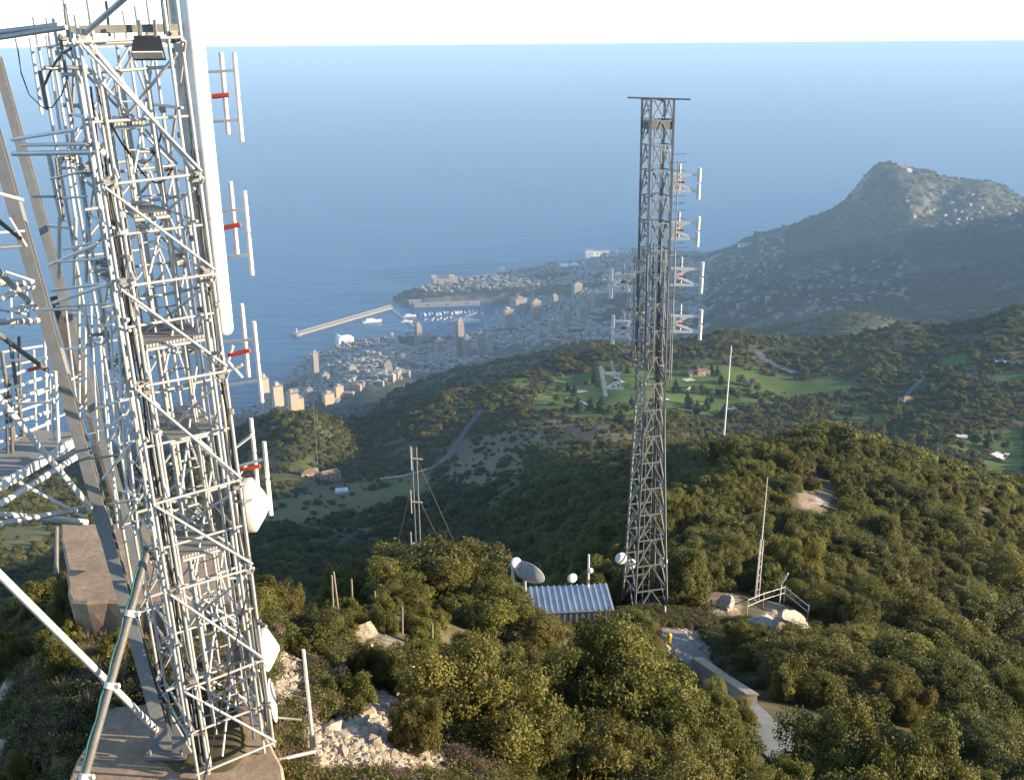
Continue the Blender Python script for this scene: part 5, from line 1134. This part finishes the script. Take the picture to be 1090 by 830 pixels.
def block_mesh(name, kind, seed, mats=(FAC, ROOFF)):
    """unit building: footprint 1 x 1, height 1, foot sunk into the slope"""
    r = random.Random(seed); m = MB(); z0 = -.35
    bx = lambda x0, x1, y0, y1, a, b: m.box(((x0+x1)/2, (y0+y1)/2, (a+b)/2), (x1-x0, y1-y0, b-a))
    if kind == 0: bx(-.5, .5, -.5, .5, z0, 1); m.m = 1; bx(-.52, .52, -.52, .52, 1.0, 1.03); m.m = 0; bx(-.2, .15, -.3, .2, 1.03, 1.14)
    elif kind == 1: bx(-.5, .1, -.5, .5, z0, 1); bx(.1, .5, -.35, .5, z0, .72); m.m = 1; bx(-.52, .11, -.52, .52, 1, 1.03); bx(.11, .52, -.37, .52, .72, .75); m.m = 0; bx(-.4, -.1, -.2, .2, 1.03, 1.12)
    elif kind == 2:
        for i in range(3): bx(-.5, .5, -.5+.17*i, .5, z0 if i == 0 else .28*i+.1, .38+.28*i)
        m.m = 1; bx(-.51, .51, -.17, .51, .94, .97)
    elif kind == 3:
        bx(-.5, .5, -.5, .5, z0, .78); m.m = 1
        m.add([(-.54, -.54, .78), (.54, -.54, .78), (.54, .54, .78), (-.54, .54, .78), (-.25, 0, 1.05), (.25, 0, 1.05)], [(0, 1, 5, 4), (1, 2, 5), (2, 3, 4, 5), (3, 0, 4), (3, 2, 1, 0)])
    elif kind == 4:
        bx(-.5, .5, -.3, .3, z0, 1)
        for i in range(6): bx(-.5, .5, -.38, -.3, .08+.15*i, .12+.15*i)
        m.m = 1; bx(-.5, .5, -.3, .3, 1, 1.03)
    elif kind == 5:
        bx(-.35, .35, -.35, .35, z0, 1); bx(-.5, -.35, -.2, .2, z0, .95); bx(.35, .5, -.2, .2, z0, .95); m.m = 1; bx(-.36, .36, -.36, .36, 1, 1.02); m.m = 0; bx(-.15, .15, -.15, .15, 1.02, 1.07)
    me = bpy.data.meshes.new(name); me.from_pydata(m.v, [], m.f)
    for q in mats: me.materials.append(q)
    me.polygons.foreach_set('material_index', m.mi); return me
BLK = [block_mesh('town_block', i % 6, i) for i in range(6)]
rt_ = random.Random(77)
# town: sample the slopes round the harbour
placed = []
X, Y = tries(60000, 2350, 5300, -.30, .26, 41); G = ground(X, Y); C, T = cover_at(X, Y)
vis = seen_margin(X, Y, G+25) > -.002
park = fbm(X/170, Y/170, 3, 51)
pix = np.array([proj((X[i], Y[i], G[i]))[:2] for i in range(len(X))])
cliff = in_poly(pix[:, 0], pix[:, 1], [(415,326),(425,305),(470,312),(530,308),(580,305),(620,303),(660,300),(600,318),(560,316),(500,324)])
grid = {}
def tfree(x, y, d):
    c = (int(x//30), int(y//30))
    for i in (-1, 0, 1):
        for j in (-1, 0, 1):
            for (a, b) in grid.get((c[0]+i, c[1]+j), ()):
                if (a-x)**2+(b-y)**2 < d*d: return False
    return True
TREEP = []
for i in range(len(X)):
    if not (T[i] and vis[i]) or G[i] < SEA+3.0: continue
    if cliff[i] or (park[i] > .5):
        TREEP.append(i); continue
    if not tfree(X[i], Y[i], 15.5): 
        if rt_.random() < .2: TREEP.append(i)
        continue
    grid.setdefault((int(X[i]//30), int(Y[i]//30)), []).append((X[i], Y[i])); placed.append(i)
def district(px, py):
    if py < 318 and px < 640: return 'on the flat rock headland beyond the harbour'
    if px < 420: return 'on the shore slope left of the harbour'
    if py > 350: return 'on the slope between the harbour and the green hill'
    return 'packed together behind the head of the harbour'
info = []
for i in placed:
    px, py, dep = proj((X[i], Y[i], G[i])); rock_ = py < 312 and px < 640
    hgt = rt_.choice([7, 9, 11, 13, 16, 20])*(1 if not rock_ else .62)*(1.0+.5*(fbm(X[i:i+1]/300, Y[i:i+1]/300, 2, 61)[0] > .35)); w = rt_.uniform(10, 17); l_ = rt_.uniform(12, 26 if not rock_ else 22)
    kd = rt_.choice([0, 0, 1, 2, 3, 4] if not rock_ else [0, 1, 3, 3]); info.append((math.hypot(w, hgt)/dep, i, w, l_, hgt, kd, px, py))
info.sort(reverse=True); NBLD = 250
vs_, fs_, mi_, tn_ = [], [], [], []; base_n = 0
for n_i, (q_, i, w, l_, hgt, kd, px, py) in enumerate(info):
    rz = rt_.choice([0, math.pi/2])+.25*math.sin(X[i]/400)+rt_.uniform(-.15, .15)
    if n_i < NBLD:
        o = link('town_building', BLK[kd]); o.location = (X[i], Y[i], G[i]); o.scale = (l_, w, hgt); o.rotation_euler = (0, 0, rz); d_ = district(px, py)
        kn = ['flat roofed', 'stepped', 'terraced', 'tile roofed', 'balconied', 'flat roofed'][kd]
        tag(o, 'pale %s town building %s' % (kn, d_), 'building', '%s town buildings %s' % (kn, d_))
    else:
        me = BLK[kd]; v = np.array([p_.co for p_ in me.vertices])*[l_, w, hgt]; c_, s_ = math.cos(rz), math.sin(rz)
        v = np.stack([v[:, 0]*c_-v[:, 1]*s_+X[i], v[:, 0]*s_+v[:, 1]*c_+Y[i], v[:, 2]+G[i]], 1)
        vs_ += v.tolist(); tn_ += [rt_.random()]*len(v)
        for p_ in me.polygons: fs_.append([a+base_n for a in p_.vertices]); mi_.append(p_.material_index)
        base_n += len(v)
me = bpy.data.meshes.new('town_mass'); me.from_pydata(vs_, [], fs_); me.materials.append(FAC); me.materials.append(ROOFF); me.polygons.foreach_set('material_index', mi_)
ta = me.attributes.new('tone', 'FLOAT', 'POINT'); ta.data.foreach_set('value', tn_)
tag(link('town_mass', me), 'mass of small pale houses filling the town round the harbour', kind='stuff')
print('town', len(info), 'town trees', len(TREEP))
TREEP = TREEP[:9000]; n = len(TREEP); s = np.random.default_rng(3).uniform(5, 11, n)
scatter('town_trees', np.stack([X[TREEP], Y[TREEP], G[TREEP]], 1), np.stack([s, s, s*1.0], 1), np.arange(n)*1.7, np.arange(n) % 6, FAR_CROWNS, 'dark green tree cover on the cliffs and parks of the town')
# tall blocks, one by one: px, foot py, top py, width px, label
TALL = [(490,384,345,11,5,FAC,'tallest twin toned tower block rising before the harbour'),(446,374,347,9,5,FAC,'slender pale tower block by the water, left of the tallest one'),(337,408,377,8,5,FAC,'slim lone tower block on the shore slope'),(284,436,403,9,0,FACO,'sunlit orange tower block at the edge of the sea beside the dipole antennas'),(297,440,411,12,0,FACO,'broad orange brown block right of the sunlit orange tower'),(316,442,418,17,1,FACO,'wide orange block with bright sunlit roof near the green knoll'),(347,412,398,9,0,FAC,'low pale block at the foot of the slim lone tower'),(497,384,360,8,0,FAC,'shorter slab leaning on the tallest twin toned tower'),(468,380,362,8,4,FAC,'grey slab block left of the tallest tower'),(512,378,356,9,4,FAC,'narrow slab block right of the tallest tower'),(540,350,330,12,0,FAC,'broad dark slab at the head of the harbour'),(570,345,322,12,4,FAC,'large beige apartment slab behind the marina'),(552,332,318,16,0,FAC,'wide block on the quay under the cliff'),(603,352,330,10,5,FAC,'tower block in the dense quarter right of the marina'),(620,344,326,14,4,FAC,'long balconied slab in the middle of the dense quarter'),(588,358,341,9,0,FAC,'square block at the lower edge of the dense quarter'),(634,330,312,10,0,FAC,'square tower block left of the grey lattice tower'),(614,318,303,12,4,FAC,'pale slab below the white hilltop buildings'),(590,330,315,9,5,FAC,'small tower block behind the marina slab'),(575,366,352,9,1,FAC,'stepped pale block above the green gorge'),(430,394,379,9,1,FAC,'stepped block in the gardens before the pale slender tower'),(413,398,386,10,2,FAC,'terraced block on the slope above the harbour mouth'),(375,402,390,9,0,FAC,'square block among the roofs on the shore slope'),(330,428,414,9,2,FAC,'terraced block beside the wide orange block'),(361,424,412,10,0,FACO,'ochre block at the end of the sunlit row'),(350,432,419,12,0,FACO,'sunlit ochre row house block above the knoll')]
for px, y1, y0, w, kd, mt, lab in TALL:
    p = hit(px, y1, 2000); _, _, dep = proj(p); W = w*dep/F; H_ = (y1-y0)*dep/F*1.06
    t = empty('tower_block' if H_ > 60 else 'apartment_block', p, .5); t.scale = (W*.85, W*.85, H_); link('wall', block_mesh('wall', kd, 7, (mt, ROOFF)), t)
    m = MB(); m.box((0, 0, 1.06), (.5, .4, .06)); m.box((.1, .05, 1.11), (.15, .15, .05)); m.build('roof', ROOFF, t); tag(t, lab, 'building')
def small_building(name, label, px, py, w, d, h, wall, roof, Y0, rz=.2, hip=True, cat='building', extra=None):
    p = hit(px, py, Y0) if name not in ('palace', 'church', 'large_house', 'stadium') else atz(px, py, -1013)
    t = tag(empty(name, p, rz), label, cat); m = MB(); m.box((0, 0, h/2-2), (w, d, h+4)); m.build('wall', wall, t)
    m = MB()
    if hip: m.add([(-w*.54, -d*.54, h), (w*.54, -d*.54, h), (w*.54, d*.54, h), (-w*.54, d*.54, h), (-w*.22, 0, h+d*.25), (w*.22, 0, h+d*.25)], [(0, 1, 5, 4), (1, 2, 5), (2, 3, 4, 5), (3, 0, 4), (3, 2, 1, 0)])
    else: m.box((0, 0, h+.3), (w*1.03, d*1.03, .6))
    m.build('roof', roof, t)
    for i in range(3):
        m = MB(); m.box((-w*.3+w*.3*i, -d/2-.06, h*.55), (w*.055, .1, h*.26)); m.build('window', simple('dark_window', (.03, .035, .04), (.05, .055, .06), 1, .2), t)
    if extra: extra(t)
    return t
small_building('farmhouse', 'tan house with orange tiled roof on the valley meadow below the knoll', 349, 511, 17, 9, 5, FACO, ROOFT, 520, .5)
small_building('hut', 'small white hut with pale roof standing in the valley meadow', 364, 526, 8, 6, 3, BWHITE, BWHITE, 480, .2)
small_building('outbuilding', 'brown low outbuilding left of the tan house on the meadow', 330, 508, 12, 8, 4, FACO, ROOFT, 520, .3)
small_building('clubhouse', 'long pink clubhouse with tiled roof behind the golf course', 744, 400, 20, 9, 5, FACO, ROOFT, 850, .1)
small_building('villa', 'lit pink house with red roof on the dark spur above the town', 603, 366, 28, 18, 9, FACO, ROOFT, 1200, .1)
small_building('house', 'small pinkish house among the dark trees right of the golf lawns', 964, 429, 10, 8, 4, FACO, ROOFT, 600, .3)
small_building('hut', 'tiny white hut on the far right lawn', 1060, 489, 7, 5, 3, BWHITE, BWHITE, 500, .5, False)
small_building('villa', 'sunlit cream house peeping over the knoll beside the dipole antennas', 270, 447, 14, 10, 8, FACO, ROOFT, 600, .3)
# old town rock
small_building('palace', 'sunlit cream palace at the seaward end of the rock headland', 474, 301, 110, 45, 24, FACO, ROOFF, 4000, .1, False, extra=lambda t: (MB().box((-52, -5, 16), (22, 26, 40)).build('tower', FACO, t), MB().box((30, -8, 20), (26, 30, 32)).build('tower', FACO, t)))
small_building('church', 'white domed church on the crest of the rock headland', 535, 291, 26, 20, 26, BWHITE, BWHITE, 4000, .1, True)
small_building('large_house', 'orange lit building on the back of the rock headland', 588, 286, 60, 40, 24, FACO, ROOFT, 4000, .2)
small_building('stadium', 'white roofed stadium behind the rock headland', 609, 285, 130, 70, 16, BWHITE, BWHITE, 4000, .2, False)
for i, (px, py, w, h, lab) in enumerate([(627,275,40,45,'white hotel block, leftmost of the white hilltop buildings'),(640,273,90,30,'broad white hilltop building left of the grey tower'),(652,276,50,28,'white stepped hilltop building beside the broad one'),(664,272,70,34,'white hilltop building touching the skyline near the tower')]):
    small_building('hilltop_building', lab, px, py, w, 40, h, BWHITE, ROOFF, 4300, .1, False)
small_building('quay_building', 'long pale arcaded quay building under the rock cliff', 476, 326, 290, 22, 16, FAC, ROOFF, 3900, .12, False)
small_building('quay_block', 'square pale building at the seaward end of the quay', 442, 326, 55, 26, 26, FAC, ROOFF, 3900, .12, False)
small_building('glass_hall', 'round white hall roof on the waterfront left of the harbour', 367, 365, 60, 40, 20, BWHITE, BWHITE, 3300, .5)
small_building('hilltop_fort', 'old stone fort on the very top of the headland mountain', 962, 178, 60, 34, 9, STONE, ROOFF, 4300, .1, False)
small_building('hotel', 'white hotel on the low crest of the headland by the sea', 792, 262, 55, 25, 14, BWHITE, ROOFF, 4300, .1, False)
small_building('chapel', 'white chapel under the top of the headland mountain', 967, 184, 26, 18, 12, BWHITE, BWHITE, 4000, .1)
# breakwater, quay arms and boats
bw0, bw1 = atz(316, 357, SEA), atz(416, 328, SEA)
t, ad = own('breakwater', 'long concrete breakwater reaching out from the rock across the harbour mouth', 'breakwater', bw0)
bwm = paint('breakwater_concrete', (.30, .285, .26), .9)
ad('pier', lambda m: m.beam(bw0+Vector((0, 0, 3)), bw1+Vector((0, 0, 3)), 24, 12), bwm); ad('parapet', lambda m: m.beam(bw0+Vector((0, 10, 11)), bw1+Vector((0, 10, 11)), 4, 5), bwm)
ad('head', lambda m: m.lathe([(0, 12), (19, 12), (20, -4)], bw0, (0, 0, 1), 20, False), bwm); ad('lighthouse', lambda m: m.lathe([(3, 12), (2.2, 24), (3, 24.2), (2.6, 28), (0, 30)], bw0, (0, 0, 1), 10), BWHITE)
for i, (a, b) in enumerate([((418,330),(446,352)),((470,346),(512,331)),((520,352),(512,331)),((535,350),(528,329)),((548,346),(542,327))]):
    p, q_ = atz(*a, SEA), atz(*b, SEA); o = MB().beam(p+Vector((0, 0, .8)), q_+Vector((0, 0, .8)), 14, 4).build('pier', bwm, None, p)
    tag(o, ['short pier at the inner end of the breakwater', 'long pier lined with yachts in mid harbour', 'first marina pier left of the packed moorings', 'second marina pier among the packed moorings', 'innermost marina pier under the cliff quay'][i], 'pier')
HULL = paint('white_hull', (.78, .78, .77), .35, 0, .05, .5); CABIN = paint('cabin_glass', (.20, .23, .26), .3, 0, .1, .5)
def boat_meshes():
    m = MB(); n = 7; vs_ = []
    for i in range(n):
        f = i/(n-1); x = -.5+f; hw = .13*(1-max(0, (f-.45)/.55)**2.2)
        vs_ += [(x, -hw, .10+.05*f), (x, -hw*.7, -.03), (x, hw*.7, -.03), (x, hw, .10+.05*f)]
    fs_ = [(i*4+j, i*4+j+1, (i+1)*4+j+1, (i+1)*4+j) for i in range(n-1) for j in range(3)]+[(i*4+3, i*4, (i+1)*4, (i+1)*4+3) for i in range(n-1)]+[(3, 2, 1, 0)]
    m.add(vs_, fs_); h_ = m
    c = MB(); c.box((-.08, 0, .16), (.5, .17, .09)); c.box((-.12, 0, .235), (.34, .14, .06))
    a = MB(); a.box((-.12, 0, .28), (.2, .1, .03)); a.tube((-.05, 0, .28), (-.05, 0, .46), .008, n=5)
    return h_, c, a
hb, cb, abm = boat_meshes()
def mk(m, name, mat):
    me = bpy.data.meshes.new(name); me.from_pydata(m.v, [], m.f); me.materials.append(mat); return me
HM, CM, AM = mk(hb, 'hull', HULL), mk(cb, 'cabin', HULL), mk(abm, 'mast', CABIN)
def boat(px, py, L, rz, label, group=None, name='yacht'):
    p = atz(px, py, SEA+.1); t = tag(empty(name, p, rz), label, 'boat', group); t.scale = (L, L*1.0, L*.85)
    link('hull', HM, t); link('cabin', CM, t); link('mast', AM, t); return t
boat(396, 343, 80, R(20), 'largest white yacht lying alone inside the breakwater')
boat(360, 359, 60, R(115), 'white ship moored at the waterfront left of the harbour')
boat(433, 343, 48, R(10), 'white yacht beside the short pier'); boat(436, 337, 55, R(15), 'long white yacht just beyond the short pier')
boat(500, 344, 95, R(20), 'big white ship at the head of the harbour before the marina', None, 'ship'); boat(437, 353, 45, R(5), 'white yacht nearest the pale slender tower block')
rbm = random.Random(4)
for i in range(17): boat(449+i*3.9+rbm.uniform(-1, 1), 335.5-.28*i+rbm.uniform(-.8, .8), rbm.uniform(26, 46), R(100+rbm.uniform(-8, 8)), 'white yacht in the row moored along the cliff quay', 'yachts in the row along the cliff quay')
for i in range(14): boat(452+i*3.6+rbm.uniform(-1.2, 1.2), 340.5-.2*i+rbm.uniform(-.8, .8), rbm.uniform(18, 32), R(85+rbm.uniform(-10, 10)), 'white boat in the middle harbour moorings', 'boats in the middle harbour moorings')
for j in range(5):
    for i in range(9): boat(519+j*7+i*1.4+rbm.uniform(-.6, .6), 349.5-i*2.3-j*.6, rbm.uniform(13, 22), R(rbm.choice([0, 180])+rbm.uniform(-9, 9)), 'small white boat in the packed marina', 'small boats in the packed marina')
# villas over the headland
VIL = [block_mesh('villa', q_, q_, (FACW, ROOFT if q_ == 3 else ROOFF)) for q_ in (3, 1, 0)]
ZON = [((745,250),(835,295),85,'on the low shore end of the headland'),((750,295),(900,345),95,'on the dark lower slope of the headland'),((862,280),(965,325),60,'in the hamlet in the middle of the headland slope'),((965,206),(1088,232),46,'under the summit ridge of the headland'),((985,226),(1088,245),24,'on the upper right slope of the headland')]
for (x0, y0), (x1, y1), n, wh in ZON:
    for i in range(n):
        px, py = rt_.uniform(x0, x1), rt_.uniform(y0, y1); p = hit(px, py, 2400)
        if p.z < SEA+12 or p.y < 2500: continue
        o = link('villa', VIL[i % 3]); o.location = p; s = rt_.uniform(.75, 1.35); o.scale = (15*s, 11*s, 9*s); o.rotation_euler = (0, 0, rt_.uniform(-.6, .6))
        kn = ('tile roofed', 'stepped', 'flat roofed')[i % 3]; tag(o, 'small pale %s villa %s' % (kn, wh), 'house', '%s villas %s' % (kn, wh))
# trees on the headland and the spur above the town
X, Y = tries(60000, 2350, 5200, .12, .62, 55); G = ground(X, Y); C, T = cover_at(X, Y); vis = seen_margin(X, Y, G+8) > -.001
dn = fbm(X/140, Y/140, 4, 71); rr_ = np.random.default_rng(8); okk = vis & ~T & (G > SEA+15) & (dn > -.35) & (rr_.random(len(X)) < np.where(G > -700, .3, .75))
X, Y, G = X[okk], Y[okk], G[okk]; n = len(X); s = rr_.lognormal(1.55, .35, n)
scatter('headland_woods', np.stack([X, Y, G-1], 1), np.stack([s*1.3, s*1.3, s], 1), rr_.uniform(0, 6.28, n), rr_.integers(0, 6, n), FAR_CROWNS, 'dark scrub and woods over the headland mountain'); print('headland', n)
# cars by the right hand lawns
CARB = paint('blue_car_paint', (.10, .20, .42), .3); CARW = paint('white_car_paint', (.7, .7, .7), .3); GLASSD = simple('car_glass', (.02, .025, .03), (.03, .035, .04), 1, .1)
m = MB(); m.box((0, 0, .62), (4.3, 1.75, .55)); m.box((-.2, 0, 1.12), (2.3, 1.5, .5), None, .82); carb = mk(m, 'body', CARB); carw = mk(m, 'body', CARW)
m = MB(); m.box((-.2, 0, 1.1), (2.34, 1.4, .26), None, .9); carg = mk(m, 'window', GLASSD); m = MB()
for sx in (-1.35, 1.35):
    for sy in (-.8, .8): pass
wm_ = MB().tube((0, -.1, 0), (0, .1, 0), .33, n=12); wh_ = mk(wm_, 'wheel', BLACK)
for i in range(9):
    p = hit(1060+i*3.1, 387+.25*i, 600); t = tag(empty('parked_car', p+Vector((0, 0, 1.2)), R(70)), ('blue' if i % 3 else 'white')+' parked car in the row beside the far right lawns', 'car', ('blue' if i % 3 else 'white')+' cars parked by the far right lawns'); t.scale = (1.15,)*3
    link('body', carb if i % 3 else carw, t); link('window', carg, t)
    for sx in (-1.35, 1.35):
        for sy in (-.82, .82): w_ = link('wheel', wh_, t); w_.location = (sx, sy, .33)
